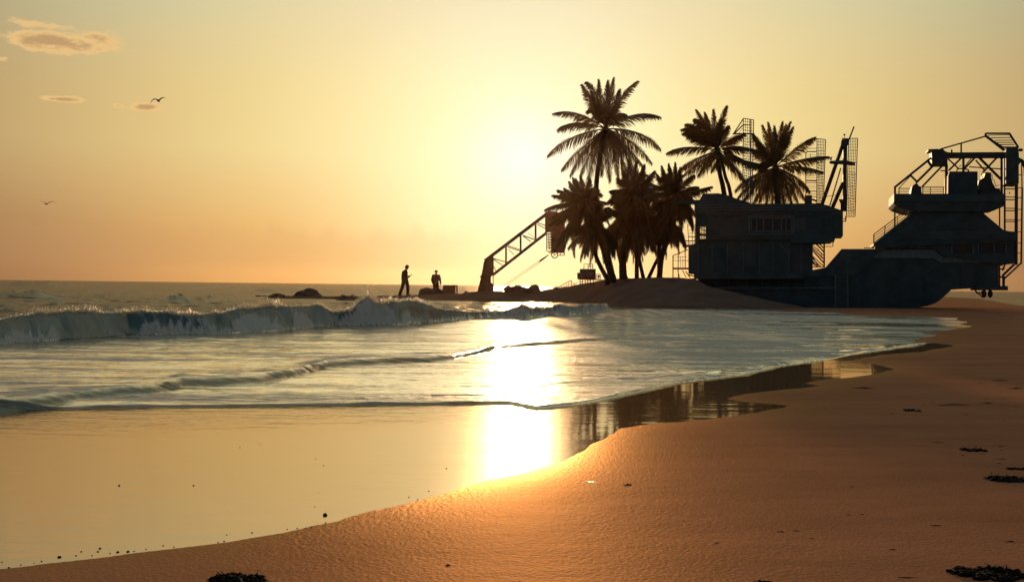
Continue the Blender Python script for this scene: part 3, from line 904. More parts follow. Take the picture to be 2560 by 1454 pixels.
class Maker:
    def __init__(s, root, pl): s.root = root; s.pl = pl
    def prism(s, name, mat, pts, o0, o1, parent=None):
        bm = bmesh.new(); prism(bm, s.pl, pts, o0, o1)
        return from_bm(name, bm, M[mat], parent or s.root)
    def bars(s, name, mat, segs, off=0.0, parent=None):
        if name in EACH:
            for sg in segs:
                bm = bmesh.new(); bar(bm, s.pl, *sg, off)
                from_bm(name, bm, M[mat], parent or s.root)
            return
        bm = bmesh.new()
        for p1, p2, w in segs: bar(bm, s.pl, p1, p2, w, off)
        return from_bm(name, bm, M[mat], parent or s.root)
    def boxes(s, name, mat, rects, o0, o1, parent=None):
        if name in EACH:
            for r in rects: s.prism(name, mat, rect(*r), o0, o1, parent)
            return
        bm = bmesh.new()
        for r in rects: prism(bm, s.pl, rect(*r), o0, o1)
        return from_bm(name, bm, M[mat], parent or s.root)
    def ball(s, name, mat, px, py, r, off, parent=None, sq=(1, 1, 1)):
        bm = bmesh.new(); c = s.pl.p(px, py, off); ball(bm, c, r * c.y / F, 2, sq)
        return from_bm(name, bm, M[mat], parent or s.root, True)


# ------------------------------------------------------------------ the beached dredger
PL = Plane(2100, 52.6, 15.0)
base = PL.p(2150, 770, 2.0); base.z = 0.0
D = thing('beached_dredger', base, 'huge dark beached dredging ship with boxy deckhouse and tall gantry tower', 'dredging ship')
mk = Maker(D, PL)

# hull and its plates
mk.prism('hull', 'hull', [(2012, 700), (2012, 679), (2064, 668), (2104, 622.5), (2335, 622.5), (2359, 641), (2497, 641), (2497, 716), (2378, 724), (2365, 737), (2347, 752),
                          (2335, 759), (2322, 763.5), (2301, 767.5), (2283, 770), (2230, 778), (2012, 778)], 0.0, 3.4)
hb = mk.prism('hull_side_plate', 'house', [(2012, 679), (2064, 668), (2104, 622), (2214, 622), (2180, 645), (2146, 687), (2012, 693)], -0.10, -0.003)
mk.prism('rubbing_strake', 'trim', [(2182, 624), (2335, 624), (2358, 642), (2496, 642), (2496, 656), (2352, 656), (2334, 645), (2182, 645)], -0.06, -0.003)
mk.bars('strake_rail', 'trim', [((2160, 619.5), (2334, 619.5), 2), ((2334, 619.5), (2358, 636), 2), ((2358, 636), (2512, 638), 2)], -0.12)
mk.boxes('hull_weld_seam', 'steel', [(2222, 660, 2224, 764), (2250, 660, 2251.5, 764), (2310, 660, 2311.5, 764), (2400, 660, 2401.5, 720), (2440, 660, 2441.5, 718)], -0.03, -0.002)
mk.prism('stern_shelf', 'hull', [(2440, 714.5), (2520, 714.5), (2520, 725.5), (2440, 725.5)], -0.2, 1.6)
for px in (2460, 2475.5):
    bm = bmesh.new(); a = PL.p(px, 725, .4); sc = a.y / F
    tube(bm, [a, PL.p(px, 729, .4), PL.p(px, 734, .4), PL.p(px, 740, .4), PL.p(px, 744, .4)], [3 * sc, 5.4 * sc, 6.2 * sc, 5.4 * sc, 2 * sc], 12)
    from_bm('fender', bm, M['steel'], D, True)
mk.bars('fender_bracket', 'steel', [((2437, 725), (2458, 744), 2.4), ((2440, 726), (2441, 733), 2), ((2441, 733), (2455, 731), 2), ((2448, 735), (2456, 727), 2)], 0.4)

# plinth below the deckhouse
mk.prism('plinth', 'hull', [(1752, 719), (2012, 719), (2012, 779), (1752, 779)], -0.05, 3.6)
mk.prism('plinth_recess', 'hull', [(1745, 697), (2012, 697), (2012, 719), (1745, 719)], 0.25, 3.6)
for px in (1752, 1790, 1821, 1867, 1905, 1923, 1945, 1990):
    mk.prism('plinth_post', 'house', rect(px - 1.5, 697, px + 1.5, 719), 0.0, 0.2)
mk.prism('plinth_rail', 'trim', rect(1757, 718, 2090, 721), -0.16, -0.053)
mk.prism('deck_ledge', 'house', [(1735, 687), (1958, 687), (1966, 681), (2012, 681), (2012, 697), (1735, 697)], -0.35, 3.2)
mk.boxes('hull_vent', 'steel', [(2018, 700, 2036, 706), (1990, 702, 2008, 706)], -0.07, -0.052)

# ladder on the hull
mk.bars('ladder', 'trim', [((2088.5, 686), (2088.5, 769), 2.2), ((2119, 686), (2120, 769), 2.2)] + [((2088.5, y), (2119.5, y), 1.3) for y in np.arange(691, 768, 5.2)], -0.22)

# deckhouse, lower storey
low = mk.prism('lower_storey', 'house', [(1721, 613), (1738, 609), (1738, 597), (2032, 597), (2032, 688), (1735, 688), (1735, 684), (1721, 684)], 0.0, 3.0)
mk.boxes('wall_rib', 'trim', [(x - .8, 606, x + .8, 685) for x in (1745, 1780, 1818, 1858, 1898, 1933, 1972, 2003)], -0.06, -0.003, low)
mk.bars('wall_brace', 'trim', [((1950, 609), (1973, 640), 1.6), ((1973, 640), (1973, 682), 1.6)], -0.09, low)
mk.boxes('wall_panel', 'hull', [(1786, 618, 1814, 680), (1862, 618, 1894, 680), (1976, 612, 2000, 680)], -0.03, -0.002, low)
mk.prism('storey_canopy', 'hull', [(1978, 588), (2090, 588), (2087, 597), (2079, 604), (2032, 607), (1978, 607)], -0.35, 2.2)
# upper storey with the pierced corner
up = mk.prism('upper_storey', 'house', [(1764, 527), (2107.5, 527), (2107.5, 589), (2020, 589), (2008, 598), (1764, 598)], -0.25, 2.9)
mk.prism('corner_wall', 'house', [(1738, 512), (1764, 512), (1764, 564), (1738, 564)], -0.25, 0.9, up)
mk.prism('corner_post', 'house', rect(1738, 564, 1746, 612), -0.25, 0.4, up)
mk.prism('corner_sill', 'house', rect(1746, 608, 1764, 613), -0.25, 0.4, up)
bm = bmesh.new()
for x in (1749.5, 1753.5, 1757.5, 1761): bar(bm, PL, (x, 564), (x + .6, 608), 1.3, 0.0)
for y in (568.5, 573, 577, 581.5, 586, 590.5, 595, 599.5, 604): bar(bm, PL, (1746, y), (1764, y + .5), 1.3, 0.02)
for y in (567, 581, 596): bar(bm, PL, (1746, y), (1764, y + 10), 1.6, 0.05)
for r in ((1746, 584, 1764, 589),): prism(bm, PL, rect(*r), -0.1, 0.1)
from_bm('pierced_screen', bm, M['steel'], up)
mk.boxes('eaves_board', 'trim', [(1741, 529.5, 2107, 532), (1764, 534, 2107, 536)], -0.33, -0.253, up)
mk.boxes('wall_seam', 'hull', [(1768, 540, 1769.2, 594), (1846, 540, 1847.2, 594), (2084, 540, 2085.2, 586), (1764, 590, 2012, 592.5)], -0.28, -0.252, up)
mk.boxes('louvre', 'trim', [(1982, y, 2014, y + 1.3) for y in np.arange(545, 578, 3.4)], -0.30, -0.252, up)
mk.boxes('wall_hatch', 'hull', [(2054, 545, 2078, 577)], -0.29, -0.252, up)
mk.boxes('air_vent', 'hull', [(1774, 575, 1801, 588)], -0.29, -0.252, up)
fr = mk.boxes('window', 'trim', [(1871, 539, 1985, 542), (1871, 542, 1874.5, 583), (1981.5, 542, 1985, 583), (1871, 583, 1985, 586), (1877, 545, 1979, 547), (1877, 577, 1979, 579), (1877, 547, 1879, 577), (1977, 547, 1979, 577)], -0.33, -0.252, up)
mk.boxes('mullion', 'trim', [(x - 1, 547, x + 1, 577) for x in (1892, 1909, 1931.5, 1953, 1965)], -0.315, -0.27, fr)
mk.boxes('pane', 'glass', [(1879, 547, 1977, 577)], -0.268, -0.252, fr)
# roof
rf = mk.prism('roof', 'house', [(1736, 517), (1737, 505), (1749, 499), (1758, 484), (1796, 483), (1823, 489), (1840, 496), (1862, 502.5), (1880, 509), (2052, 508), (2107, 526.5), (2107, 530), (1736, 530)], -0.45, 3.1)
mk.boxes('roof_batten', 'trim', [(1742, 512, 2048, 513.2), (1740, 518, 2060, 519.4), (1740, 524, 2096, 525.2)], -0.49, -0.452, rf)
mk.prism('roof_overhang', 'house', [(1690, 503.5), (1750, 499), (1750, 505), (1690, 506)], -0.3, 1.2, rf)
mk.boxes('roof_hatch', 'steel', [(2012, 488, 2030, 509)], 0.8, 1.8, rf)
mk.bars('drain_hook', 'steel', [((2107, 553), (2115, 553), 2.5), ((2114.5, 553), (2114.5, 540), 2.5), ((2108, 547), (2114, 546), 2)], 0.0)

# left stair and landings
st = mk.bars('landing_stair', 'steel', [((1682, 639), (1720, 624), 2.2), ((1682.5, 638), (1682.5, 694), 2.4), ((1695.5, 634), (1695.5, 694), 1.8), ((1713, 628), (1713, 670), 1.8),
                                       ((1682, 651), (1721, 651), 1.3), ((1682, 644), (1718, 641), 1.0), ((1682, 671), (1722, 671), 4.5), ((1694, 675), (1699, 694), 1.6),
                                       ((1706, 675), (1716, 694), 1.8), ((1714, 678), (1726, 694), 2.4), ((1701, 640), (1701, 668), .9), ((1707, 640), (1707, 668), .9), ((1720, 686), (1736, 690), 3)], 0.5)
bal = mk.bars('balcony', 'steel', [((1707, 615), (1745, 613), 5.5), ((1704, 566), (1710, 613), 1.8), ((1719, 560), (1722, 612), 1.4), ((1730, 560), (1731, 612), 1.2), ((1737, 560), (1737, 612), 1.2),
                                   ((1720, 591), (1738, 592), 2.2), ((1707, 602), (1738, 602), 2.4), ((1709, 608), (1738, 608), 1.3), ((1683, 595), (1704, 602), 1.6), ((1722, 575), (1738, 575), 1.0), ((1722, 583), (1738, 583), 1.0)], 0.4)

# bracing screen on the right of the lower storey
segs = [((2060.5, 604), (2060.5, 668), 3), ((2031, 667), (2061, 667), 2)]
for i, y in enumerate(range(612, 700, 9)):
    x1, y1 = 2060, y; dxx = 30; y0 = y - 26 - (i % 3) * 3
    a = (2031, max(y0, 607)) if y0 >= 607 else (2031 + (607 - y0) * 30 / (y - y0), 607)
    b = (2060, y) if y <= 667 else (2060 - (y - 667) * 30 / (y - y0), 667)
    segs.append((a, b, 2.0 + (i % 3) * .5))
segs += [((2031, 640), (2046, 667), 1.6), ((2031, 655), (2038, 667), 1.6), ((2038, 607), (2060, 650), 1.0)]
mk.bars('diagonal_screen', 'steel', segs, 0.8)
mk.bars('bracket_frame', 'steel', [((2060, 616), (2082, 616), 1.6), ((2082, 616), (2082, 606), 1.6), ((2083, 606), (2086, 596), 3)], 0.8)


# lattice masts and A-frame on the roof
def lattice(name, corners, nr, nc, w_edge, w_in, off, dense=None, seed=0, parent=None):
    (x0, y0), (x1, y1), (x2, y2), (x3, y3) = corners          # tl tr br bl
    rs = random.Random(seed)
    def q(u, v):
        xa = x0 + (x1 - x0) * u; ya = y0 + (y1 - y0) * u
        xb = x3 + (x2 - x3) * u; yb = y3 + (y2 - y3) * u
        return (xa + (xb - xa) * v, ya + (yb - ya) * v)
    bm = bmesh.new()
    for a, b in (((0, 0), (0, 1)), ((1, 0), (1, 1)), ((0, 0), (1, 0)), ((0, 1), (1, 1))): bar(bm, PL, q(*a), q(*b), w_edge, off)
    for i in range(1, nc): bar(bm, PL, q(i / nc, 0), q(i / nc, 1), w_in, off + .02)
    for j in range(1, nr): bar(bm, PL, q(0, j / nr), q(1, j / nr), w_in * (1.5 if j % 4 == 0 else 1), off - .02)
    if dense:
        v0, v1 = dense
        k = int((v1 - v0) * nr * 1.2)
        for j in range(k):
            v = v0 + (v1 - v0) * j / k
            bar(bm, PL, q(0, v), q(1, min(v + .035, 1)), w_in * .9, off + .05)
    return from_bm(name, bm, M['steel'], parent or D)


mast = mk.prism('mast', 'steel', [(2108, 352), (2118.5, 352), (2116, 527), (2107, 527)], 1.0, 1.45)
mk.bars('mast_leg', 'steel', [((2054, 514), (2109, 356), 7.5)], 1.2, mast)
mk.bars('mast_strut', 'steel', [((2078, 526), (2108, 456), 8)], 1.3, mast)
mk.bars('mast_stay', 'trim', [((2071, 526), (2102, 420), 2.6), ((2064, 524), (2069, 513), 4), ((2066, 491), (2088, 488), 1.2)], 1.1, mast)
mk.prism('mast_gusset', 'steel', [(2097, 498), (2108, 498), (2108, 527), (2101, 527), (2101, 508)], 1.1, 1.3, mast)
cb = bmesh.new()
a = PL.p(2077, 406, .9); b = PL.p(2112, 406, .9); c = PL.p(2138, 410, .9); sc = a.y / F
tube(cb, [PL.p(2073.5, 406, .9), a, b, c], [2 * sc, 4 * sc, 5.6 * sc, 4.2 * sc], 10)
from_bm('mast_yard', cb, M['steel'], mast, True)
mk.prism('mast_head', 'steel', [(2104, 350), (2108, 346), (2121, 346), (2121, 360), (2108, 362), (2103, 357)], 0.9, 1.5, mast)
mk.bars('head_prong', 'steel', [((2106, 347), (2106, 344.5), 1.8), ((2112, 347), (2112, 345), 1.8), ((2118, 347), (2117, 345), 1.8), ((2111.5, 346), (2111, 338), 1.0)], 1.2, mast)
mk.ball('head_lamp', 'steel', 2111, 337, 2.6, 1.2, mast)
mk.bars('antenna', 'steel', [((2121, 353), (2135, 316.5), 3.0)], 1.2, mast)
mk.bars('yard_lamp', 'steel', [((2076, 401), (2080, 392), 2.2), ((2074, 396), (2080, 400), 1.6)], .9, mast)
l1 = lattice('lattice_mast', [(2122, 346), (2144, 346), (2137.5, 541), (2116, 541)], 26, 5, 1.7, .9, 1.25, (.42, .95), 1)
l2 = lattice('lattice_mast', [(2042.5, 347), (2064, 349), (2058.5, 508), (2042, 508)], 22, 5, 1.7, .9, 1.9, (.25, .98), 2)
mk.bars('mast_platform', 'steel', [((2017, 379), (2042, 379), 2.4), ((2014.5, 384), (2014.5, 508), 1.8), ((2014.5, 384), (2017, 379), 1.8), ((2014, 451), (2042, 452), 3), ((2016, 457), (2042, 457), 1.6),
                                   ((2014, 478), (2042, 478), 2.2), ((2019, 371), (2042, 371), 1.2), ((2020, 492), (2042, 492), 1.4), ((2026, 384), (2026, 396), .9), ((2030, 498), (2042, 503), 4)] +
        [((2017, y), (2041, y), .8) for y in (386, 391, 396, 440, 445, 463, 467, 471, 484, 488)], 1.9, l2)
l3 = lattice('lattice_mast', [(1858.5, 296), (1884, 300), (1880, 512), (1856.5, 512)], 30, 5, 1.8, .9, 5.2, (.2, .9), 3)
mk.bars('mast_strut', 'steel', [((1832, 337), (1859, 296), 2.6), ((1834, 336), (1857, 313), 3.2), ((1857, 313), (1876, 312), 2), ((1834, 334.5), (1886, 334.5), 3.2), ((1846, 334), (1857, 320), 1.2), ((1876, 298), (1876, 512), 2)], 5.2, l3)

# tower : storey, sloped housing, upper deck
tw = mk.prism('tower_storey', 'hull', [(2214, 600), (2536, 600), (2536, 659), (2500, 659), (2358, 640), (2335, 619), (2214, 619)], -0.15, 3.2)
mk.boxes('storey_post', 'trim', [(x - 1, 603, x + 1, 637) for x in (2248, 2295, 2380, 2433, 2446, 2485, 2515)], -0.2, -0.153, tw)
mk.boxes('storey_window', 'glass', [(2299, 608, 2330, 618), (2384, 606, 2429, 632), (2449, 606, 2482, 632), (2488, 606, 2512, 632)], -0.17, -0.152, tw)
mk.boxes('storey_rail', 'trim', [(2225, 606, 2536, 607.4)], -0.24, -0.203, tw)
sh = mk.prism('sloped_housing', 'hull', [(2289, 526), (2451, 526), (2508, 574), (2523, 578), (2540, 579), (2540, 602), (2214, 618), (2212, 617), (2184, 614), (2184, 608.5)], -0.3, 3.0)
mk.boxes('housing_band', 'house', [(2234, 578, 2522, 599)], -0.34, -0.302, sh)
mk.bars('housing_rail', 'steel', [((2184, 586), (2263, 527), 2.0), ((2184, 593), (2268, 530), 1.3), ((2184, 600), (2273, 533), 1.3), ((2184.5, 586), (2184.5, 612), 2.2), ((2213, 565), (2211, 587), 1.8),
                                  ((2184, 606.5), (2282, 530), 1.5), ((2274, 530), (2277, 538), 2), ((2244, 542), (2243, 562), 1.2)], 0.0, sh)
mk.prism('landing_foot', 'steel', rect(2187, 613, 2192, 622), 0.0, 0.4, sh)
ud = mk.prism('upper_deck', 'hull', [(2235, 484), (2513, 484), (2513, 514), (2501, 519.5), (2470, 523), (2451, 528), (2289, 528), (2267, 525.5), (2240, 515), (2233, 508), (2235, 504)], -0.5, 2.9)
mk.boxes('deck_fascia', 'house', [(2235, 485, 2513, 503)], -0.56, -0.503, ud)
mk.bars('deck_post', 'steel', [((2237, 512), (2237, 571), 3.0)], 0.0)
mk.bars('deck_post', 'steel', [((2499, 518), (2499, 566), 2.6)], 0.6)
mk.bars('deck_rail', 'steel', [((2247, 471), (2277, 471), 1.8), ((2305, 468), (2361, 468), 2.2), ((2247.5, 471), (2247.5, 484), 1.8), ((2307, 468), (2307, 484), 1.8), ((2326, 468), (2326, 484), 1.3), ((2358.5, 468), (2358.5, 484), 1.6),
                               ((2248, 476), (2277, 476), 1.1), ((2307, 474.5), (2360, 474.5), 1.1), ((2307, 479.5), (2360, 479.5), 1.1), ((2242, 480), (2277, 480), 1.0)], 0.2, ud)
# gantry
ga = mk.prism('gantry_beam', 'steel', [(2362, 380), (2375, 381), (2516, 380), (2516, 392.5), (2366, 393)], 0.7, 1.3)
mk.prism('gantry_head', 'steel', [(2328.5, 375), (2345, 374.5), (2356, 371), (2363, 378), (2369, 380), (2369, 411.5), (2332, 412), (2330, 400)], 0.5, 1.5, ga)
mk.prism('head_plate', 'steel', [(2320, 373), (2346, 372), (2346, 376.5), (2321, 377)], 0.4, 1.6, ga)
mk.bars('roof_truss', 'steel', [((2346, 376), (2357, 371), 4), ((2356, 371.5), (2466, 340), 3.6), ((2403, 358), (2403, 382), 3.0), ((2465, 340), (2516, 380), 5), ((2379, 374), (2379.5, 381), 3)], 1.0, ga)
for x0, y0, x1, y1, w, nm in [(2366, 411, 2366, 485, 5.5, 'gantry_leg'), (2504, 392, 2504, 485, 4.6, 'gantry_leg'), (2511.5, 392, 2511.5, 575, 3.0, 'gantry_leg')]:
    mk.bars(nm, 'steel', [((x0, y0), (x1, y1), w)], 1.0)
mk.bars('cross_brace', 'steel', [((2370, 397), (2396, 421), 3), ((2405, 393), (2372, 426), 4), ((2408.5, 392), (2408.5, 429), 4.5), ((2439, 392), (2410, 423), 4), ((2431, 392), (2412, 416), 2), ((2446, 392), (2502, 448), 5),
                                 ((2439, 400), (2463, 428), 3), ((2494, 392), (2457, 431), 4), ((2422, 417), (2503, 422.5), 2.6), ((2350, 426), (2364, 427.5), 2.6), ((2370, 426), (2372, 426), 3)], 1.0)
mk.bars('stay', 'steel', [((2330, 393), (2237, 468), 5), ((2237.5, 466), (2237.5, 485), 4), ((2246, 472), (2276, 440), 1.8)], 0.9)
mk.bars('stay', 'steel', [((2336, 411), (2290, 457), 5), ((2321, 404), (2329, 416), 5), ((2277, 439), (2292, 454), 4)], 0.9)
mk.bars('stay', 'steel', [((2359, 411), (2305, 467), 4)], 0.9)
mk.prism('control_cabin', 'hull', [(2370, 484), (2370.5, 440), (2374, 428.5), (2444, 428.5), (2444.5, 484)], 0.3, 1.9)
mk.bars('cabin_pipe', 'steel', [((2391, 424), (2400, 421), 3), ((2400, 421), (2420, 424), 3), ((2398, 416), (2403, 413), 2), ((2421, 424), (2421, 429), 3), ((2393, 424), (2391, 428), 2), ((2406, 421), (2418, 415), 2)], 1.0)
bm = bmesh.new()
prism(bm, PL, [(2448, 484), (2449, 474), (2453, 447.5), (2461, 444), (2463, 432), (2466, 430), (2478.5, 432), (2478, 444), (2482, 458), (2489, 470), (2500, 471.5), (2501, 484)], 0.5, 1.7)
eng = from_bm('winch_engine', bm, M['steel'], D)
mk.bars('engine_pipe', 'steel', [((2457, 446), (2454, 436), 1.6), ((2454, 436), (2459, 428), 1.6), ((2459, 428), (2463, 436), 1.6), ((2480, 436), (2481, 450), 1.3), ((2484, 448), (2490, 466), 1.2), ((2448, 470), (2444, 484), 1.5), ((2490, 466), (2498, 462), 1.2)], 0.8, eng)
wn = mk.prism('deck_winch', 'steel', [(2277, 484), (2278.5, 472), (2281, 465), (2289, 458), (2293, 459), (2298, 465), (2304, 467), (2303, 476), (2305, 484)], 0.4, 1.4)
# canopy and right head
cn = mk.bars('canopy', 'steel', [((2463, 333.5), (2524, 333.5), 4), ((2464, 333), (2464, 343), 4), ((2523, 333), (2546, 369), 4), ((2466, 342), (2507, 369), 4), ((2500, 368.5), (2546, 368.5), 4)], 1.0)
mk.bars('slat', 'steel', [((2470, 338), (2524, 337), 1.8), ((2477, 344.5), (2526, 343.8), 2), ((2486, 351), (2530, 350.5), 2), ((2492, 356.3), (2533, 356), 2), ((2498, 361.8), (2536, 361.3), 2.2)], 1.0, cn)
hd = mk.prism('tower_head', 'hull', [(2515, 374), (2520, 368), (2545, 368), (2547, 380), (2548, 398), (2553, 402), (2553, 405), (2547, 412), (2547, 458.5), (2515, 458.5)], 0.3, 1.9)
mk.ball('head_lamp', 'steel', 2551.5, 375, 5.2, 1.0, hd, (1.2, 1, .8))
bm = bmesh.new(); sc = PL.p(2555, 405, 1).y / F
tube(bm, [PL.p(2546, 397, 1), PL.p(2553, 401, 1), PL.p(2559, 407, 1), PL.p(2563, 420, 1), PL.p(2563, 440, 1)], [3.5 * sc, 4.5 * sc, 5 * sc, 4.5 * sc, 3.5 * sc], 10)
from_bm('vent_pipe', bm, M['steel'], hd, True)
# ladder tower
lt = mk.bars('ladder_tower', 'steel', [((2541, 456), (2540, 662), 6), ((2554, 408), (2555, 470), 2.2), ((2555.5, 470), (2553, 660), 3.2), ((2512.5, 485), (2512.5, 575), 2.5), ((2524, 480), (2524.5, 484), 2)], 0.9)
mk.bars('ladder_rung', 'steel', [((2513, y), (2541, y + .5), w) for y, w in ((459.5, 3), (465.6, 2.2), (472, 2.6), (492.5, 2.2), (499, 2.4), (520.6, 2.2), (526.5, 2.4), (549, 1.8), (553.5, 2.2))] +
        [((2541, y), (2555, y - 1), 2) for y in (438, 470, 495, 524, 551, 580, 608, 633)], 0.9, lt)
mk.bars('stern_bracket', 'steel', [((2553, 657), (2511, 696), 3.4), ((2535, 661), (2506, 689), 4.5), ((2509, 693), (2509, 716), 5), ((2497, 672), (2512, 672), 3), ((2499, 660), (2499, 716), 2.6), ((2512, 662), (2506, 676), 3.2), ((2497, 692), (2512, 692), 4.5),
                                 ((2500, 663), (2507, 664), 1.6), ((2527, 618), (2538, 616), 2), ((2529, 632), (2538, 630), 2)], 0.9)

# ------------------------------------------------------------------ boom crane on the spit
PC = Plane(1300, 65.5, 0.0)
b0 = PC.p(1213, 731, .5)
CR = thing('boom_crane', b0, 'brownish-red lattice boom crane leaning right from a thick pedestal on the low spit', 'crane')
mc = Maker(CR, PC)
pd = mc.prism('pedestal', 'flare_rust', [(1209.5, 654), (1219, 646), (1232.5, 640), (1233, 686), (1227, 692), (1226.5, 705), (1234.5, 712), (1235, 736), (1188, 736), (1193.5, 727), (1199, 707), (1202, 695), (1206.5, 672)], 0.0, 0.8)
mc.bars('pedestal_post', 'flare_rust', [((1232.8, 684), (1233, 716), 2.4)], 0.4, pd)
mc.prism('pedestal_bracket', 'flare_rust', [(1200, 689), (1204, 688), (1203, 694), (1200, 694)], 0.2, 0.6, pd)
bo = mc.bars('boom', 'flare_rust', [((1212, 652), (1368, 533.5), 8.0), ((1231, 688), (1366, 582), 7.0)], 0.4)
mc.bars('boom_post', 'flare_rust', [((1265, 616), (1265, 658), 4.6), ((1301.6, 588), (1301.6, 630), 4.6), ((1339, 559), (1339, 600), 4.6), ((1364, 541), (1364, 582), 3)], 0.4, bo)
mc.bars('boom_brace', 'flare_rust', [((1233, 646), (1266, 655), 2.2), ((1234, 648), (1256, 663), 2.2), ((1268, 616), (1301, 627), 2.6), ((1270, 613), (1299, 623), 1.5), ((1271, 622), (1285, 637), 1.5), ((1306, 588), (1337, 599), 2.6), ((1308, 590), (1327, 604), 2.2),
                               ((1344, 557), (1366, 564), 2.2), ((1343, 561), (1366, 572), 2.2), ((1234, 665), (1241, 680), 2.0), ((1233.5, 642), (1233.5, 684), 1.6), ((1320, 582), (1336, 594), 1.0)], 0.4, bo)
bx = mc.prism('counterweight_box', 'flare_rust', [(1365, 531), (1371, 527), (1396, 530), (1397, 538), (1412.5, 541), (1412.5, 626), (1410, 629), (1372, 628.5), (1378.5, 624), (1378.5, 579), (1365, 578)], -0.1, 1.0)
bm = bmesh.new()
bar(bm, PC, (1366.2, 578), (1366.2, 626), 1.8, 0.2); bar(bm, PC, (1366.5, 626), (1373, 629.5), 2.2, 0.2)
for i, y in enumerate(np.arange(580, 624, 3.4)):
    bar(bm, PC, (1366, y), (1379, y + (1.5 if i % 2 else -.8)), 1.5, 0.2)
bar(bm, PC, (1370, 579), (1373, 624), 1.1, 0.2); bar(bm, PC, (1375.5, 579), (1374, 624), 1.1, 0.2)
from_bm('side_grille', bm, M['steel'], bx)
bm = bmesh.new(); c = PC.p(1386.6, 637, .3); sc = c.y / F
ring = [c + Vector((math.cos(t), 0, math.sin(t))) * 7.6 * sc for t in np.linspace(0, 2 * math.pi, 21)]
tube(bm, ring, [1.3 * sc] * 21, 6, False)
ball(bm, c, 2.2 * sc, 1)
for t in (.4, 2.2, 4.0): beam(bm, c, c + Vector((math.cos(t), 0, math.sin(t))) * 7.6 * sc, 1.2 * sc)
from_bm('pulley', bm, M['steel'], CR)
mc.bars('pulley_bracket', 'steel', [((1378, 631), (1411, 631), 2.2), ((1411, 626), (1411, 638.5), 2.0), ((1394, 638), (1411, 638), 2.0), ((1401, 631), (1401, 638), 1.5), ((1373, 631), (1379, 634), 2.0)], 0.3)
for p1, p2 in (((1236, 728), (1349, 651.5)), ((1243, 728), (1351, 655))):
    mc.bars('hoist_cable', 'steel', [(p1, p2, 1.1)], 0.4)
bm = bmesh.new()
tube(bm, [PC.p(1348, 654, .4), PC.p(1352, 651, .4), PC.p(1361, 644.5, .4), PC.p(1372, 636.5, .4)], [1 * sc, 2.6 * sc, 2.0 * sc, 0.8 * sc], 8)
from_bm('cable_tensioner', bm, M['steel'], CR)

# ------------------------------------------------------------------ small winch platform on the slope
PW = Plane(1470, 56.0, 0.0)
b0 = PW.p(1470, 711, .6)
WP = thing('winch_platform', b0, 'small boxy winch platform on stubby legs, a wire cage on top', 'winch platform')
mw = Maker(WP, PW)
mw.prism('machine_box', 'flare_rust', [(1452, 672), (1489.5, 672), (1489.5, 700), (1452, 699)], 0.0, 1.0)
mw.prism('side_box', 'flare_rust', [(1444.5, 681.5), (1452, 682), (1452, 698), (1445, 698)], 0.2, 0.8)
mw.bars('roof_cage', 'steel', [((1459, 660), (1482, 659.5), 1.4), ((1459.5, 660), (1459, 672), 1.0), ((1482, 659), (1482, 672), 1.5), ((1470, 659), (1470, 672), 1.5), ((1475, 660), (1476, 672), 1.3), ((1469, 664), (1482, 664), 1.5), ((1469, 668), (1482, 668), 1.4), ((1463, 664), (1460, 670), 1)], 0.5)
bm = bmesh.new()
for x in (1492, 1496.5, 1501.5): bar(bm, PW, (x, 685), (x, 699), 1.4, .4)
for y in (685, 689, 693.5, 698): bar(bm, PW, (1489, y), (1502, y), 1.4, .4)
ball(bm, PW.p(1497, 690, .5), .07, 1)
from_bm('side_basket', bm, M['steel'], WP)
for x in (1450, 1456, 1462.5, 1469, 1475.5, 1483): mw.bars('leg', 'steel', [((x, 698), (x - .8 + (x % 3), 713), 2.3)], .5)
mw.bars('leg_brace', 'steel', [((1450, 705), (1475, 702), 1.4), ((1448, 710), (1486, 709), 1.8)], .5)

PH = Plane(1412, 57.0, 0.0)
HR = thing('handrail', PH.p(1412, 716, 0), 'thin broken handrail climbing the mound slope towards the winch platform', 'handrail')
mh = Maker(HR, PH)
mh.bars('top_rail', 'steel', [((1389, 721), (1428, 700), 1.7)])
for x in (1392, 1398, 1404, 1410, 1416, 1422): mh.bars('post', 'steel', [((x, 721 - (x - 1390) * .54), (x - .5, 724 - (x - 1390) * .2), 1.3)])
mh.bars('end_post', 'steel', [((1428, 700), (1428.5, 716), 2)])
mh.bars('lower_rail', 'steel', [((1396, 723), (1426, 710), 1.2), ((1430, 712), (1446, 705), 1.5), ((1432, 705), (1440, 714), 1.2)])
H2 = thing('handrail', PW.p(1502, 703, .6), 'short low handrail beside the palm trunks at the top of the mound', 'handrail')
mh2 = Maker(H2, PW)
mh2.bars('top_rail', 'steel', [((1489, 700), (1516, 699), 1.3)], .6)
for x in (1492, 1498, 1504, 1510): mh2.bars('post', 'steel', [((x, 699.5), (x, 706), 1.2)], .6)


# ------------------------------------------------------------------ palms
def bez(a, b, c, t): return a * (1 - t) ** 2 + b * 2 * t * (1 - t) + c * t * t


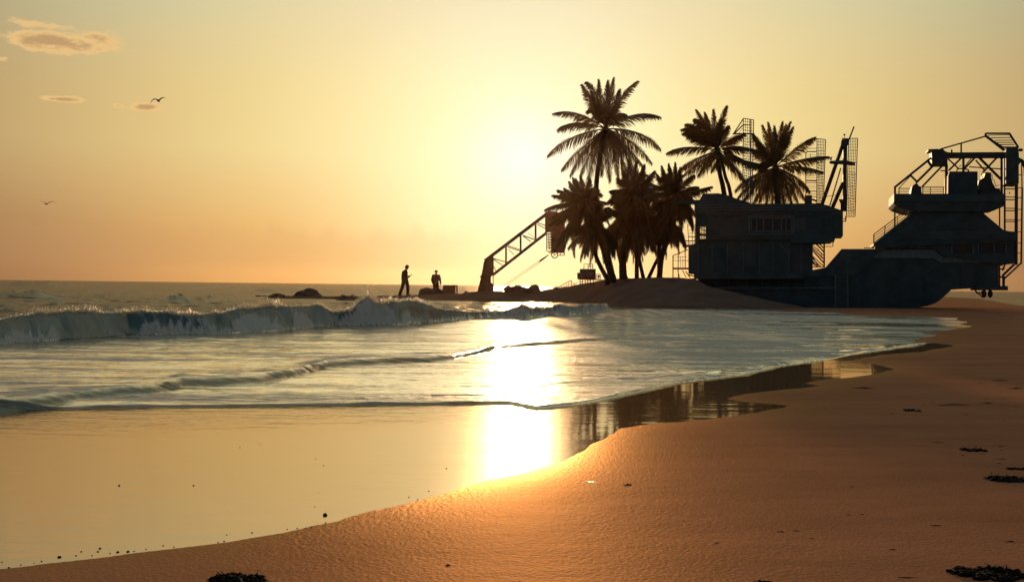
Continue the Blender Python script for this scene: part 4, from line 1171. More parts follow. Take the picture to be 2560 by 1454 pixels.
def frond(bm, C0, tip, mid, n=44, L=0.62, rs=random, droop=0.55, w=0.052):
    """mid: point the rachis passes at its middle"""
    ctl = mid * 2 - (C0 + tip) * 0.5
    pts = [bez(C0, ctl, tip, i / 9) for i in range(10)]
    ln = sum((pts[i + 1] - pts[i]).length for i in range(9))
    tube(bm, pts, [0.035 * (1 - i / 10.5) + 0.006 for i in range(10)], 5, True)
    for i in range(n):
        t = 0.10 + 0.90 * (i + 0.5) / n
        p = bez(C0, ctl, tip, t)
        T = ((ctl - C0) * (1 - t) + (tip - ctl) * t).normalized()
        wz = min(1.0, abs(T.z) * 1.15)
        s0 = T.cross(Vector((0, 0, 1)))
        s0 = s0.normalized() if s0.length > .05 else Vector((0, 1, 0))
        s1 = T.cross(Vector((0, 1, 0)))
        s1 = s1.normalized() if s1.length > .05 else Vector((1, 0, 0))
        if s0.dot(s1) < 0: s1 = -s1
        side = (s0 * (1 - wz) + s1 * wz).normalized()
        upv = side.cross(T).normalized()
        if upv.z < 0: upv = -upv
        dn = (Vector((0, 0, -1)) + T * T.z)
        dn = dn * (1.0 if dn.length > .3 else 0.0)
        env = (0.55 + 0.45 * math.sin(math.pi * min(t * 1.25, 1) ** .8)) * (1.0 if t < .8 else 1 - 0.55 * (t - .8) / .2)
        for sgn in (-1, 1):
            l = L * env * rs.uniform(.78, 1.12) * (1 - .12 * abs(T.z))
            d = (side * sgn * rs.uniform(.55, .85) * (1 - .38 * wz) + T * (0.48 + 0.45 * t + .25 * wz) + dn * rs.uniform(.15, .60) * (1 - .55 * wz))
            d.normalize()
            dr = droop * rs.uniform(.5, 1.4)
            p1 = p + d * l * 0.5 + Vector((0, 0, -dr * l * 0.14))
            p2 = p + d * l * 0.93 + Vector((0, 0, -dr * l * 0.62)) 
            wv = T * (w * rs.uniform(.8, 1.2)) + upv * 0.006
            a = bm.verts.new(p - wv * .35); b = bm.verts.new(p + wv * .35)
            c = bm.verts.new(p1 + wv * .5); e = bm.verts.new(p1 - wv * .5)
            f = bm.verts.new(p2)
            bm.faces.new((a, b, c, e)); bm.faces.new((e, c, f))


def palm(center, Y, listed, trunk, r_top, r_base, label, extra=10, ex_len=120, seed=1, L=0.62, droop=0.55, nuts=0, skirt=0):
    rs = random.Random(seed)
    px, py = center
    C0 = P(px, py, Y)
    tp = [P(a, b, Y) for a, b in trunk]
    root = thing('palm_tree', tp[-1] , label, 'palm tree', 'coconut palms on the mound')
    # trunk : smooth curve through the points, ringed
    dense = []
    m = len(tp)
    for i in range(m - 1):
        p0 = tp[max(i - 1, 0)]; p1 = tp[i]; p2 = tp[i + 1]; p3 = tp[min(i + 2, m - 1)]
        for k in range(12):
            t = k / 12
            dense.append(0.5 * ((2 * p1) + (p2 - p0) * t + (2 * p0 - 5 * p1 + 4 * p2 - p3) * t * t + (3 * p1 - p0 - 3 * p2 + p3) * t ** 3))
    dense.append(tp[-1]); dense.append(tp[-1] - Vector((0, 0, 0.35)))
    nn = len(dense)
    rad = []
    for i in range(nn):
        f = i / (nn - 1)
        rr = r_top + (r_base - r_top) * f ** 2.2
        rad.append(rr * (1.0 + 0.07 * (i % 2)))
    bm = bmesh.new(); tube(bm, dense, rad, 10)
    from_bm('trunk', bm, M['bark'], root, True)
    bm = bmesh.new()
    sc = Y / F
    for (tx, ty, mx, my) in listed:
        dY = rs.uniform(-.9, .9)
        tip = P(tx, ty, Y + dY)
        mid = P(mx, my, Y + dY * .55)
        frond(bm, C0, tip, mid, 84, L * 1.22, rs, droop)
    for i in range(extra):
        a = rs.uniform(0, 2 * math.pi)
        l = ex_len * sc * rs.uniform(.75, 1.05)
        e = rs.uniform(-.55, 1.0)
        hd = Vector((math.cos(a) * .75, math.sin(a), 0))
        tip = C0 + hd * l * math.cos(e) * .8 + Vector((0, 0, l * math.sin(e) - .25 * l))
        mid = (C0 + tip) * .5 + Vector((0, 0, .20 * l))
        frond(bm, C0, tip, mid, 66, L * 1.15, rs, droop)
    for i in range(skirt):
        a = rs.uniform(0, 2 * math.pi)
        l = ex_len * sc * rs.uniform(.6, .95)
        hd = Vector((math.cos(a) * .55, math.sin(a) * .6, 0))
        tip = C0 + hd * l + Vector((0, 0, -l * rs.uniform(.75, 1.0)))
        mid = C0 + hd * l * .62 + Vector((0, 0, -l * .28))
        frond(bm, C0, tip, mid, 66, L * 1.2, rs, 1.0)
    from_bm('crown', bm, M['leaf'], root)
    for i in range(nuts):
        bm = bmesh.new()
        a = rs.uniform(0, 6.28)
        ball(bm, C0 + Vector((math.cos(a) * .2, math.sin(a) * .2, -.28 - rs.uniform(0, .16))), .11, 2, (1, 1, 1.2))
        from_bm('coconut', bm, M['nut'], root, True)
    return root


palm((1514, 322), 58.5, [(1456, 212, 1482, 258), (1467, 205, 1492, 240), (1497, 200, 1503, 258), (1534, 196, 1524, 254), (1520, 203, 1516, 258), (1593, 203, 1551, 248), (1562, 284, 1540, 290), (1650, 292, 1588, 287),
                         (1652, 374, 1597, 333), (1630, 408, 1578, 355), (1612, 421, 1565, 366), (1384, 283, 1444, 284), (1394, 324, 1443, 307), (1368, 390, 1430, 344), (1403, 426, 1448, 376),
                         (1450, 440, 1475, 386), (1504, 440, 1506, 384), (1546, 446, 1535, 384), (1570, 442, 1548, 384), (1466, 470, 1484, 400), (1590, 440, 1560, 370), (1425, 440, 1460, 380),
                         (1480, 232, 1492, 270), (1548, 225, 1534, 266), (1525, 455, 1520, 390)],
     [(1513, 326), (1494, 430), (1491, 520), (1506, 610), (1532, 697)], .12, .20, 'tallest palm, its big reddish crown rising highest beside the sun glow', 9, 105, 1, .66, .5)
palm((1463, 512), 57.5, [(1433, 444, 1447, 476), (1452, 440, 1458, 474), (1440, 447, 1452, 478), (1424, 454, 1443, 481), (1412, 470, 1438, 490), (1395, 474, 1428, 488), (1382, 487, 1422, 494), (1362, 524, 1406, 509),
                         (1475, 448, 1470, 478), (1437, 642, 1437, 580), (1470, 640, 1468, 580), (1412, 618, 1430, 560), (1515, 505, 1490, 503), (1490, 462, 1478, 486), (1520, 540, 1494, 518), (1390, 560, 1428, 530),
                         (1395, 600, 1430, 550), (1372, 562, 1416, 532), (1386, 628, 1424, 562), (1376, 545, 1420, 522)],
     [(1463, 515), (1472, 560), (1490, 640), (1519, 699)], .09, .13, 'leftmost palm, its glowing crown touching the crane box', 14, 104, 2, .5, .6, 0, 15)
palm((1585, 492), 59.5, [(1571, 400, 1578, 445), (1590, 405, 1588, 448), (1556, 420, 1570, 455), (1610, 412, 1598, 450), (1635, 428, 1612, 456), (1527, 476, 1556, 476), (1640, 470, 1612, 474), (1540, 500, 1562, 490), (1545, 445, 1566, 466), (1622, 445, 1604, 466)],
     [(1583, 495), (1566, 585), (1557, 640), (1558, 698)], .16, .22, 'thick trunked palm in the middle of the grove', 20, 116, 3, .6, .6, 0, 18)
palm((1688, 492), 58.0, [(1655, 416, 1668, 452), (1672, 410, 1680, 450), (1688, 407, 1688, 450), (1700, 420, 1696, 455), (1734, 438, 1712, 456), (1744, 466, 1718, 472), (1778, 466, 1739, 476), (1740, 501, 1714, 494),
                         (1642, 434, 1662, 460), (1624, 458, 1655, 470), (1613, 487, 1650, 482), (1703, 577, 1700, 535), (1733, 577, 1718, 530), (1635, 620, 1656, 560), (1740, 540, 1718, 512), (1640, 540, 1664, 512)],
     [(1688, 495), (1672, 590), (1655, 640), (1648, 697)], .11, .16, 'palm just left of the deckhouse roof, its fronds overlapping the roof edge', 13, 104, 4, .5, .55, 0, 14)
palm((1500, 566), 58.0, [(1405, 590, 1450, 570), (1420, 620, 1455, 586), (1540, 600, 1522, 580)], [(1501, 570), (1512, 605), (1522, 640), (1534, 698)], .09, .13, 'low palm with drooping fronds behind the winch platform', 14, 116, 5, .5, .9, 0, 18)
palm((1556, 556), 60.5, [], [(1548, 560), (1542, 600), (1550, 650), (1566, 698)], .08, .12, 'low palm half hidden behind the thick trunked palm', 14, 118, 6, .5, .9, 0, 18)
palm((1600, 560), 58.8, [(1632, 628, 1620, 585), (1572, 622, 1582, 585)], [(1596, 562), (1593, 600), (1592, 640), (1592, 698)], .09, .12, 'low palm with the straight upright trunk, second right of the thick trunk', 14, 112, 7, .5, .9, 0, 16)
palm((1618, 548), 61.0, [], [(1600, 555), (1592, 600), (1597, 640), (1609, 698)], .08, .11, 'slim palm crossing behind the straight upright trunk', 14, 108, 8, .5, .9, 0, 14)
palm((1650, 548), 60.0, [(1690, 600, 1672, 565)], [(1649, 550), (1648, 600), (1648, 640), (1650, 698)], .11, .14, 'palm with the upright trunk where two slanting trunks cross', 14, 108, 9, .5, .9, 0, 16)
palm((1676, 556), 61.5, [], [(1675, 560), (1662, 610), (1640, 655), (1620, 698)], .08, .11, 'palm with the trunk leaning strongly right, its foot left of its neighbours', 13, 92, 10, .46, .9, 0, 12)
palm((1794, 376), 62.0, [(1708, 333, 1746, 338), (1705, 322, 1742, 330), (1716, 309, 1750, 325), (1737, 297, 1762, 322), (1763, 282, 1776, 322), (1784, 275, 1788, 324), (1816, 266, 1804, 308), (1820, 315, 1806, 340), (1667, 383, 1718, 368),
                         (1695, 428, 1734, 400), (1706, 440, 1746, 408), (1744, 440, 1766, 408), (1861, 336, 1826, 348), (1874, 372, 1838, 366), (1862, 453, 1838, 418), (1720, 340, 1754, 346), (1742, 275, 1768, 318), (1800, 300, 1798, 335), (1890, 420, 1848, 394)],
     [(1794, 380), (1799, 430), (1812, 497), (1832, 700)], .12, .17, 'tall palm rising over the deckhouse roof, left one of its pair of trunks', 3, 70, 11, .62, .5, 5)
palm((1808, 392), 63.0, [(1838, 432, 1824, 406), (1778, 430, 1790, 408), (1850, 400, 1828, 392)], [(1803, 396), (1813, 440), (1828, 497), (1850, 700)], .09, .13, 'slender palm behind the pair of trunks above the deckhouse roof', 3, 45, 12, .4, .6, 3)
palm((1939, 418), 61.0, [(1907, 314, 1924, 362), (1921, 307, 1930, 360), (1936, 316, 1938, 364), (1956, 305, 1948, 358), (1975, 305, 1956, 358), (1982, 318, 1960, 364), (1965, 312, 1952, 362), (2036, 343, 1994, 369), (2072, 391, 2014, 397), (2056, 430, 2004, 417),
                         (1884, 336, 1906, 366), (1880, 372, 1910, 388), (1853, 398, 1892, 408), (1838, 477, 1878, 443), (1843, 496, 1884, 454), (1858, 500, 1892, 462), (1882, 510, 1906, 466), (1915, 512, 1924, 468), (1950, 512, 1946, 470), (1980, 508, 1964, 468),
                         (2025, 480, 1992, 445), (2012, 498, 1982, 455), (1898, 506, 1914, 462), (1930, 512, 1934, 465), (1962, 514, 1954, 470), (1995, 505, 1972, 462), (1893, 352, 1914, 378)],
     [(1939, 422), (1944, 520), (1946, 700)], .14, .2, 'broad palm behind the deckhouse, spreading between two lattice masts', 4, 75, 13, .62, .55)
# ------------------------------------------------------------------ rocks
def rock(px0, px1, pt, pb, Y, seed, label, shape=1.0, name='rock', rough=.35, depth=None, mat='rock', cat='rock', group=None, box=0.0):
    a = P(px0, pb, Y); b = P(px1, pb, Y); t = P((px0 + px1) / 2, pt, Y)
    w = (b - a).length / 2; h = t.z - a.z
    d = depth or max(w * .7, .25)
    bm = bmesh.new()
    bmesh.ops.create_icosphere(bm, subdivisions=4, radius=1.0)
    for v in bm.verts:
        n = v.co.copy()
        if box > 0:
            k = max(abs(n.x), abs(n.y), abs(n.z))
            n = n.lerp(n / k * .92, box)
        off = mnoise.fractal(n * 1.4 + Vector((seed * 7.1, 0, 0)), 1.0, 2.0, 5) * rough
        n = n * (1 + off)
        z = n.z
        z = (z + .15) if z > -.15 else -.12
        v.co = Vector((n.x * w, n.y * d, max(z, -.12) * h / 1.1 * shape))
    zt = max(v.co.z for v in bm.verts)
    for v in bm.verts: v.co = Vector((v.co.x, v.co.y, v.co.z * h / zt if v.co.z > 0 else v.co.z * .3))
    me_c = (a + b) / 2; me_c.y = Y
    for v in bm.verts: v.co += me_c
    o = from_bm(name, bm, M[mat], None, False)
    recenter(o)
    return tag(o, label, cat, group)


rock(735, 806, 720, 747, 67.0, 1, 'large rounded boulder at the sea end of the low spit', rough=.22)
rock(672, 715, 733, 747, 68.0, 2, 'flat knobbly rock in the sea left of the large rounded boulder', rough=.4)
rock(636, 672, 738, 747, 68.5, 3, 'small pointed rock, the outermost one in the sea', rough=.4)
rock(712, 742, 739, 746.5, 67.5, 4, 'low rock wedged beside the large rounded boulder', rough=.45)
rock(800, 905, 741, 748.5, 66.5, 5, 'long flat ledge of rock joining the boulder to the spit', rough=.35)
rock(835, 912, 736, 758, 60.0, 6, 'dark jagged rock lump right behind the crest of the wave', rough=.5)
rock(868, 898, 735.5, 748, 63.0, 26, 'small sharp rock standing on the dark jagged lump', rough=.5)
rock(1046, 1086, 718.5, 737, 70.0, 7, 'smooth rounded rock left of the person in a cap', rough=.12, box=.45)
rock(1082, 1108, 720, 738, 69.5, 8, 'low rubble rock hiding the legs of the person in a cap', rough=.4)
rock(1160, 1172, 727, 733, 66.5, 9, 'tiny stone lying between the crate and the crane', rough=.3)
rock(1262, 1312, 711, 733, 63.0, 10, 'broken rock pile right of the crane cables', rough=.45, box=.3)
rock(1316, 1352, 710.5, 732, 63.5, 11, 'pointed rock right of the broken rock pile', rough=.45)
rock(1300, 1322, 719, 732, 63.8, 12, 'low rock between the broken pile and the pointed rock', rough=.45)
rock(1384, 1396, 716, 724, 58.0, 13, 'small stone at the foot of the broken handrail', rough=.4)

# crate by the second person
PK = Plane(1125, 69.0, 0.0)
K = thing('storage_crate', PK.p(1125, 735, .4), 'box shaped storage crate on the spit beside the person in a cap', 'crate')
mkk = Maker(K, PK)
mkk.prism('crate_body', 'flare_rust', [(1107, 717), (1110, 713.5), (1137.5, 713.5), (1137.5, 736), (1107, 736)], 0, .7)
mkk.prism('crate_lid', 'flare_rust', [(1108, 712), (1143, 712), (1143.5, 714.5), (1108, 715)], -.05, .75)
mkk.bars('corner_post', 'flare_rust', [((1142.5, 714), (1142.5, 734), 3.2)], .3)


# ------------------------------------------------------------------ people
def capsule(bm, a, b, ra, rb, seg=12):
    ax = b - a
    ln = ax.length
    n = 6
    tube(bm, [a + ax * (i / n) for i in range(n + 1)], [ra + (rb - ra) * i / n for i in range(n + 1)], seg)
    ball(bm, a, ra, 2); ball(bm, b, rb, 2)


def remeshed(name, bm, mat, parent, vox, smooth=4):
    me = bpy.data.meshes.new(name); bm.to_mesh(me); bm.free()
    o = bpy.data.objects.new('tmp', me); COL.objects.link(o)
    md = o.modifiers.new('r', 'REMESH'); md.mode = 'VOXEL'; md.voxel_size = vox
    ms = o.modifiers.new('s', 'SMOOTH'); ms.factor = .5; ms.iterations = smooth
    dg = bpy.context.evaluated_depsgraph_get()
    m2 = bpy.data.meshes.new_from_object(o.evaluated_get(dg), depsgraph=dg)
    bpy.data.objects.remove(o); bpy.data.meshes.remove(me)
    m2.name = name
    m2.transform(Matrix.Translation(parent.location))
    return link_mesh(name, m2, mat, parent, True)


def V3(x, y, z): return Vector((x, y, z))


def hand(bm, wrist, dirn, palm_n, thumb_side, s=1.0, curl=.5):
    """palm, four curled fingers, thumb"""
    d = dirn.normalized(); n = palm_n.normalized(); side = d.cross(n).normalized() * thumb_side
    pc = wrist + d * .09 * s
    capsule(bm, wrist + d * .01, pc, .026 * s, .03 * s, 8)
    for k, (o, l) in enumerate(((.033, .072), (.011, .08), (-.011, .075), (-.032, .058))):
        a = wrist + d * .085 * s + side * o * s
        b = a + (d * (1 - curl * .3) + n * curl * .5).normalized() * l * .5 * s
        c = b + (d * (1 - curl) + n * curl).normalized() * l * .5 * s
        capsule(bm, a, b, .0105 * s, .0095 * s, 6); capsule(bm, b, c, .0095 * s, .008 * s, 6)
    a = wrist + d * .03 * s + side * .028 * s
    b = a + (side * .75 + d * .6 + n * .3).normalized() * .045 * s
    c = b + (d * .8 + side * .2 + n * .5).normalized() * .035 * s
    capsule(bm, a, b, .013 * s, .011 * s, 6); capsule(bm, b, c, .011 * s, .009 * s, 6)


def head(bm, c, fwd, up, s=1.0):
    """egg-shaped skull with jaw, nose, ears; c = head centre"""
    r = fwd.cross(up).normalized()
    def q(f, u, x): return c + fwd * f * s + up * u * s + r * x * s
    ball(bm, q(-.01, .03, 0), .094 * s, 3, (1, 1, 1.08))
    ball(bm, q(.035, -.03, 0), .066 * s, 2)
    ball(bm, q(.055, -.075, 0), .042 * s, 2)
    capsule(bm, q(.092, .02, 0), q(.112, -.022, 0), .011 * s, .016 * s, 6)
    capsule(bm, q(.085, -.058, -.02), q(.085, -.058, .02), .011 * s, .011 * s, 6)
    for x in (-1, 1):
        ball(bm, q(-.005, -.005, .088 * x), .026 * s, 2)
        ball(bm, q(.083, .022, .033 * x), .014 * s, 1)


def person(px, pf, Y, label, spec):
    loc = P(px, pf, Y)
    root = thing('person', loc, label, 'person')
    J = {k: V3(*v) for k, v in spec['j'].items()}
    fwd = V3(*spec['fwd']).normalized()
    hf = V3(*spec['hf']).normalized(); hu = V3(*spec['hu']).normalized()
    bm = bmesh.new()
    capsule(bm, J['pelvis'], J['waist'], .125, .115)
    capsule(bm, J['waist'], J['chest'], .115, .14)
    capsule(bm, J['shL'], J['shR'], .065, .065)
    capsule(bm, J['chest'], J['neck'], .12, .07)
    capsule(bm, J['neck'], J['head'] - hu * .05, .062, .055)
    for s in 'LR':
        capsule(bm, J['sh' + s], J['el' + s], .056, .043); capsule(bm, J['el' + s], J['wr' + s], .043, .028)
        capsule(bm, J['hip' + s], J['kn' + s], .085, .058); capsule(bm, J['kn' + s], J['an' + s], .057, .038)
        ff = V3(*spec['foot' + s])
        capsule(bm, J['an' + s] + V3(0, 0, -.03) - ff * .05, J['an' + s] + V3(0, 0, -.05) + ff * .17, .042, .03)
        hand(bm, J['wr' + s], J['wr' + s] - J['el' + s], V3(*spec['pn' + s]), 1 if s == 'L' else -1, 1.0, spec['curl' + s])
    head(bm, J['head'], hf, hu)
    remeshed('body', bm, M['skin'], root, .011)
    # jacket over torso and sleeves
    bm = bmesh.new()
    capsule(bm, J['hem'], J['chest'], .182, .188)
    capsule(bm, J['chest'], J['neck'] - V3(0, 0, .05), .15, .09)
    capsule(bm, J['shL'], J['shR'], .085, .085)
    for s in 'LR':
        w = J['el' + s].lerp(J['wr' + s], .9)
        capsule(bm, J['sh' + s], J['el' + s], .090, .076); capsule(bm, J['el' + s], w, .074, .056)
    remeshed('jacket', bm, M['jacket'], root, .016)
    bm = bmesh.new()
    capsule(bm, J['pelvis'] + V3(0, 0, .08), J['pelvis'], .13, .15)
    for s in 'LR':
        capsule(bm, J['hip' + s], J['kn' + s], .130, .104); capsule(bm, J['kn' + s], J['an' + s] + V3(0, 0, .02), .104, .088)
    remeshed('trousers', bm, M['trouser'], root, .016)
    for s in 'LR':
        bm = bmesh.new(); ff = V3(*spec['foot' + s])
        capsule(bm, J['an' + s] + V3(0, 0, -.035) - ff * .06, J['an' + s] + V3(0, 0, -.05) + ff * .19, .052, .04)
        remeshed('shoe', bm, M['hair'], root, .012)
    hr = hf.cross(hu).normalized()
    bm = bmesh.new()
    if spec.get('cap'):
        c = J['head'] + hu * .075
        tube(bm, [c - hu * .02, c + hu * .035, c + hu * .05], [.108, .105, .085], 16)
        capsule(bm, c + hf * .08 - hr * .05 - hu * .015, c + hf * .15 + hr * .0 - hu * .02, .02, .012, 8)
        capsule(bm, c + hf * .08 + hr * .05 - hu * .015, c + hf * .15 - hu * .02, .02, .012, 8)
        remeshed('cap', bm, M['hair'], root, .010)
    else:
        ball(bm, J['head'] + hu * .045 - hf * .022, .105, 3)
        ball(bm, J['head'] - hf * .075 - hu * .02, .062, 2); ball(bm, J['head'] - hf * .07 - hu * .06, .045, 2)
        capsule(bm, J['head'] + hu * .10 + hf * .06 - hr * .03, J['head'] + hu * .10 + hf * .06 + hr * .03, .035, .035)
        remeshed('hair', bm, M['hair'], root, .010)
    return root, J, loc


s1 = dict(j=dict(pelvis=(-.03, 0, .93), waist=(-.04, 0, 1.08), chest=(-.03, 0, 1.30), neck=(.03, 0, 1.48), head=(.10, 0, 1.645), shL=(-.02, -.17, 1.40), shR=(-.01, .17, 1.40),
                 elL=(-.13, -.22, 1.12), wrL=(-.12, -.20, .87), elR=(.12, .16, 1.06) , wrR=(.30, .10, 1.10), hem=(-.05, 0, .93),
                 hipL=(-.07, -.08, .90), hipR=(.05, .08, .90), knL=(-.14, -.10, .50), knR=(.16, .09, .50), anL=(-.30, -.11, .085), anR=(.14, .09, .085)),
          fwd=(1, -.2, 0), hf=(.9, -.2, -.40), hu=(.40, 0, .92), footL=(.9, -.3, 0), footR=(.95, -.2, 0), pnL=(1, 0, 0), pnR=(0, 0, 1), curlL=.4, curlR=.7)
s1['j']['elR'] = (.10, .05, 1.05); s1['j']['wrR'] = (.27, -.05, 1.14)
p1root, J1, L1_ = person(1012.5, 738.5, 64.0, 'taller person seen side on, head bent over a phone held up in the hand', s1)
bm = bmesh.new()
c = J1['wrR'] + Vector((.11, -.05, .10)) + L1_
bmesh.ops.create_cube(bm, size=1.0)
for v in bm.verts: v.co = Vector((v.co.x * .012, v.co.y * .072, v.co.z * .15)) 
bmesh.ops.rotate(bm, verts=bm.verts[:], cent=(0, 0, 0), matrix=Matrix.Rotation(R(-25), 3, 'Y'))
bmesh.ops.translate(bm, verts=bm.verts[:], vec=c)
bmesh.ops.bevel(bm, geom=bm.edges[:], offset=.004, segments=2, affect='EDGES')
ph = recenter(from_bm('phone', bm, M['hair']))
tag(ph, 'small dark phone in the hand of the taller person', 'phone')

s2 = dict(j=dict(pelvis=(0, 0, .93), waist=(0, 0, 1.08), chest=(0, 0, 1.30), neck=(0, -.02, 1.48), head=(.01, -.04, 1.63), shL=(-.19, 0, 1.40), shR=(.19, 0, 1.40),
                 elL=(-.27, .0, 1.12), wrL=(-.20, -.06, .86), elR=(.28, .0, 1.12), wrR=(.31, -.03, .84), hem=(0, 0, .95),
                 hipL=(-.09, 0, .90), hipR=(.09, 0, .90), knL=(-.10, -.02, .50), knR=(.10, -.02, .50), anL=(-.11, 0, .085), anR=(.11, 0, .085)),
          fwd=(0, -1, 0), hf=(0, -1, -.1), hu=(0, -.1, 1), footL=(-.2, -1, 0), footR=(.2, -1, 0), pnL=(1, 0, 0), pnR=(-1, 0, 0), curlL=.4, curlR=.35, cap=True)
person(1089.5, 741.0, 73.5, 'person in a cap facing the camera, legs hidden behind rocks beside the crate', s2)


# ------------------------------------------------------------------ gulls
def gull(px, py, Y, span_px, tipl, archl, tipr, archr, label, mat, th=1.0):
    c = P(px, py, Y); sc = Y / F
    root = thing('gull', c, label, 'bird', 'gulls')
    bm = bmesh.new()
    tube(bm, [c + V3(.0, .25, .03), c + V3(0, .12, .0), c + V3(0, -.05, -.01), c + V3(0, -.2, .0), c + V3(0, -.28, .01), c + V3(0, -.34, 0)],
         [.015 * th, .05 * th, .07 * th, .05 * th, .04 * th, .008], 8)
    from_bm('body', bm, M[mat], root, True)
    for tip, arch in ((tipl, archl), (tipr, archr)):
        T = P(*tip, Y); A = P(*arch, Y)
        ctl = A * 2 - (c + T) * .5
        bm = bmesh.new()
        rows = []
        for i in range(13):
            t = i / 12
            p = bez(c, ctl, T, t)
            ch = (.17 * (1 - t) ** .6 + .015) * th
            tk = (.028 * (1 - t) + .006) * th
            rows.append([bm.verts.new(p + V3(0, -ch * .5, 0)), bm.verts.new(p + V3(0, -ch * .2, tk)), bm.verts.new(p + V3(0, ch, 0)), bm.verts.new(p + V3(0, -ch * .2, -tk * .6))])
        for r0, r1 in zip(rows[:-1], rows[1:]):
            for k in range(4): bm.faces.new((r0[k], r0[(k + 1) % 4], r1[(k + 1) % 4], r1[k]))
        bm.faces.new(rows[0][::-1]); bm.faces.new(rows[-1])
        from_bm('wing', bm, M[mat], root, True)


gull(396.6, 252, 60.0, 40, (375.6, 259), (384.5, 248.2), (415, 246.2), (405.5, 244.8), 'dark gull gliding just above a small cloud, upper left', 'feather', 1.0)
gull(117, 510, 75.0, 42, (98, 501), (108, 504.5), (142, 505.5), (130, 503.8), 'faint pale gull low over the sea at far left', 'feather_pale', .7)

# ------------------------------------------------------------------ things lying on the sand
def beach_z(px, py):
    c = G(px, py, .0)
    i = np.argmin((Xb - c.x) ** 2 + ((Yb - c.y)) ** 2)
    z = float(Zb.ravel()[i])
    c = G(px, py, max(z, 0))
    i = np.argmin((Xb - c.x) ** 2 + ((Yb - c.y)) ** 2)
    return G(px, py, max(float(Zb.ravel()[i]), 0.0))


def weed(x0, x1, yt, yb, seed, label, group=None, name='seaweed_clump', n=26, hk=1.0):
    """ragged clump : flat lobed pad with curled blades"""
    rs = random.Random(seed)
    c = beach_z((x0 + x1) / 2, yb)
    a = beach_z(x0, yb); b = beach_z(x1, yb)
    w = (b - a).length / 2
    t = G((x0 + x1) / 2, yt, c.z)
    dep = max(t.y - c.y, w * .2) / 2
    hgt = min(w * .10, .022) * hk
    bm = bmesh.new()
    cen = c + V3(0, dep * .7, 0)
    g = bmesh.ops.create_icosphere(bm, subdivisions=4, radius=1.0)
    for vv_ in g['verts']:
        nn = vv_.co
        k = 1 + .75 * mnoise.fractal(Vector((nn.x * 2.6 + seed, nn.y * 2.6, 0)), 1.0, 2.0, 5)
        vv_.co = cen + V3(nn.x * w * .66 * k, nn.y * dep * .42 * k, nn.z * hgt * .35)
    for i in range(n):
        u = rs.uniform(-1, 1); v = rs.uniform(-1, 1) * math.sqrt(max(0, 1 - u * u * .8))
        r = w * rs.uniform(.06, .24) * (1 - .55 * abs(u))
        p = cen + V3(u * w * .8, v * dep * .65, hgt * .25)
        g = bmesh.ops.create_icosphere(bm, subdivisions=2, radius=1.0)
        for vv_ in g['verts']:
            nn = vv_.co * (1 + .55 * mnoise.noise(vv_.co * 2.2 + Vector((seed * 3 + i, 0, 0))))
            vv_.co = p + V3(nn.x * r, nn.y * r * max(dep / w, .35), nn.z * min(r * .5, hgt) * rs.uniform(.8, 1.3))
    for i in range(n):
        p = cen + V3(rs.uniform(-.7, .7) * w, rs.uniform(-.5, .5) * dep, hgt * .2)
        d = V3(rs.uniform(-1, 1), rs.uniform(-.6, .6), rs.uniform(0, .5)).normalized() * w * rs.uniform(.12, .3)
        tube(bm, [p, p + d * .5 + V3(0, 0, hgt * .3), p + d], [w * .018, w * .014, w * .004], 5)
    o = recenter(from_bm(name, bm, M['weed']))
    return tag(o, label, 'seaweed', group)


weed(492, 668, 1428, 1462, 1, 'dark ragged seaweed clump cut off by the bottom edge, left of centre', n=60, hk=1.3)
weed(2385, 2620, 1404, 1452, 2, 'big dark seaweed mat in the bottom right corner', n=70, hk=.6)
weed(2475, 2600, 1184, 1206, 3, 'dark seaweed mat touching the right edge, above the corner mat', n=45, hk=.6)
weed(2412, 2486, 1116, 1130, 4, 'long seaweed clump on the sand below the thin dark tide line', n=30, hk=.7)
weed(2266, 2316, 1020, 1029, 5, 'small seaweed clump alone on the sand below the deckhouse shadow', n=16, hk=.8)
weed(2520, 2600, 1166, 1176, 15, 'thin seaweed strip at the right edge, just above the mat there', n=20, hk=.5)
weed(1880, 1950, 1446, 1462, 6, 'seaweed clump at the bottom edge, right of centre', n=20)
weed(1556, 1586, 1206, 1214, 7, 'tiny dark seaweed tuft beside the pale shell', n=10)

scr = [(2455, 958, 22), (2500, 951, 44), (2540, 971, 44), (2502, 979, 10), (2465, 997, 16), (2511, 996, 20), (2390, 1012, 90), (2470, 1008, 40), (2230, 1033, 12), (2331, 1006, 8), (2310, 1012, 12), (2417, 1035, 14),
       (2510, 1048, 8), (2545, 1016, 18), (2346, 1105, 34), (2502, 1115, 24), (2503, 1125, 12), (2405, 1138, 14), (2455, 1134, 24), (2502, 1147, 40), (2498, 1157, 12), (2340, 1313, 30), (2232, 1373, 18), (2030, 1345, 20),
       (1952, 1328, 22), (1990, 1326, 20), (2270, 1442, 50), (2120, 1286, 16), (2155, 1285, 16), (2530, 1353, 34), (2130, 1216, 12), (1792, 1356, 16), (1120, 1412, 14), (2060, 1020, 5), (2160, 970, 60)]
for i, (x, y, wpx) in enumerate(scr):
    rs = random.Random(100 + i)
    c = beach_z(x, y); a = wpx * c.y / F
    bm = bmesh.new()
    nseg = 7
    pts = [c + V3((k / (nseg - 1) - .5) * a, rs.uniform(-.05, .05) * a, -.0015 + rs.uniform(0, .0015)) for k in range(nseg)]
    rad = [max(.003, min(.009, a * .045)) * (1.2 - abs(k / (nseg - 1) - .5) * 2.0) * rs.uniform(.7, 1.3) for k in range(nseg)]
    tube(bm, pts, [max(r, .0015) for r in rad], 6)
    o = recenter(from_bm('seaweed_strand', bm, M['weed'], None, True))
    tag(o, 'thin dark strand of seaweed lying flat on the brown sand', 'seaweed', 'seaweed strands on the sand')

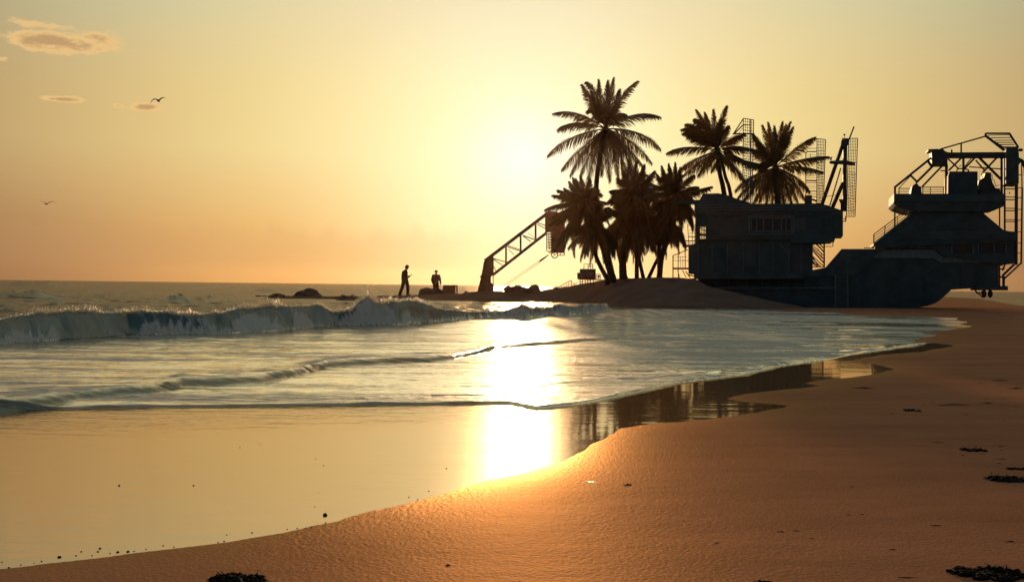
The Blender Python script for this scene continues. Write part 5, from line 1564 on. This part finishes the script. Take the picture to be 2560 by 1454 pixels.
peb = [(298, 1213, 7), (484, 1213, 6), (560, 1352, 6), (545, 1355, 5), (245, 1378, 7), (203, 1378, 6), (230, 1388, 5), (190, 1388, 6), (250, 1370, 8), (275, 1382, 5), (292, 1380, 5), (295, 1379, 9), (320, 1378, 10), (335, 1377, 5),
       (365, 1372, 5), (408, 1363, 5), (435, 1366, 5), (148, 1392, 12), (104, 1402, 6), (85, 1406, 4), (52, 1411, 5), (22, 1418, 7), (5, 1404, 5), (718, 1322, 5), (743, 1320, 5), (764, 1319, 5), (779, 1317, 5), (567, 1336, 5), (630, 1331, 6),
       (600, 1118, 4), (789, 1146, 4), (809, 1163, 4), (814, 1306, 6), (787, 1266, 4), (1022, 1242, 5), (1044, 1248, 5), (1072, 1227, 5), (1253, 1143, 5), (1116, 1170, 5), (797, 1231, 3), (650, 1110, 3)]
bm = bmesh.new()
bmesh.ops.create_icosphere(bm, subdivisions=2, radius=.5)
for v in bm.verts: v.co *= 1 + .35 * mnoise.noise(v.co * 3.1)
for v in bm.verts: v.co.z = max(v.co.z, -.3) * .62
pm = bpy.data.meshes.new('pebble'); bm.to_mesh(pm); bm.free(); pm.materials.append(M['pebble'])
pm.polygons.foreach_set('use_smooth', [True] * len(pm.polygons))
for i, (x, y, wpx) in enumerate(peb):
    c = beach_z(x, y)
    o = bpy.data.objects.new('pebble', pm); COL.objects.link(o)
    s = .72 * wpx * c.y / F
    o.location = c + V3(0, 0, .12 * s)
    o.scale = (s * 1.2, s, s); o.rotation_euler = (0, 0, i * 1.7)
    tag(o, 'tiny dark pebble at the edge of the wet sand', 'pebble', 'pebbles along the edge of the wet sand')
o = rock(807, 818, 1281, 1287, G(812, 1287).y, 30, 'largest pebble, standing alone in the shallow water near the sand edge', name='pebble', rough=.2, mat='pebble', cat='pebble', depth=.008)
o = weed(1462, 1494, 1199, 1206, 9, 'flat pale shell shining on the orange sand', name='sea_shell', n=4, hk=.5)
o.data.materials.clear(); o.data.materials.append(M['shell']); o['category'] = 'shell'
# small rocks awash in the surf
rock(162, 176, 970, 977, G(170, 977).y, 31, 'small dark stone awash behind the low foam line at left', rough=.3, depth=.03)
rock(486, 506, 903, 909, G(496, 909).y, 32, 'small dark stone awash in the silver shallows between the two wave lines', rough=.3, depth=.04)
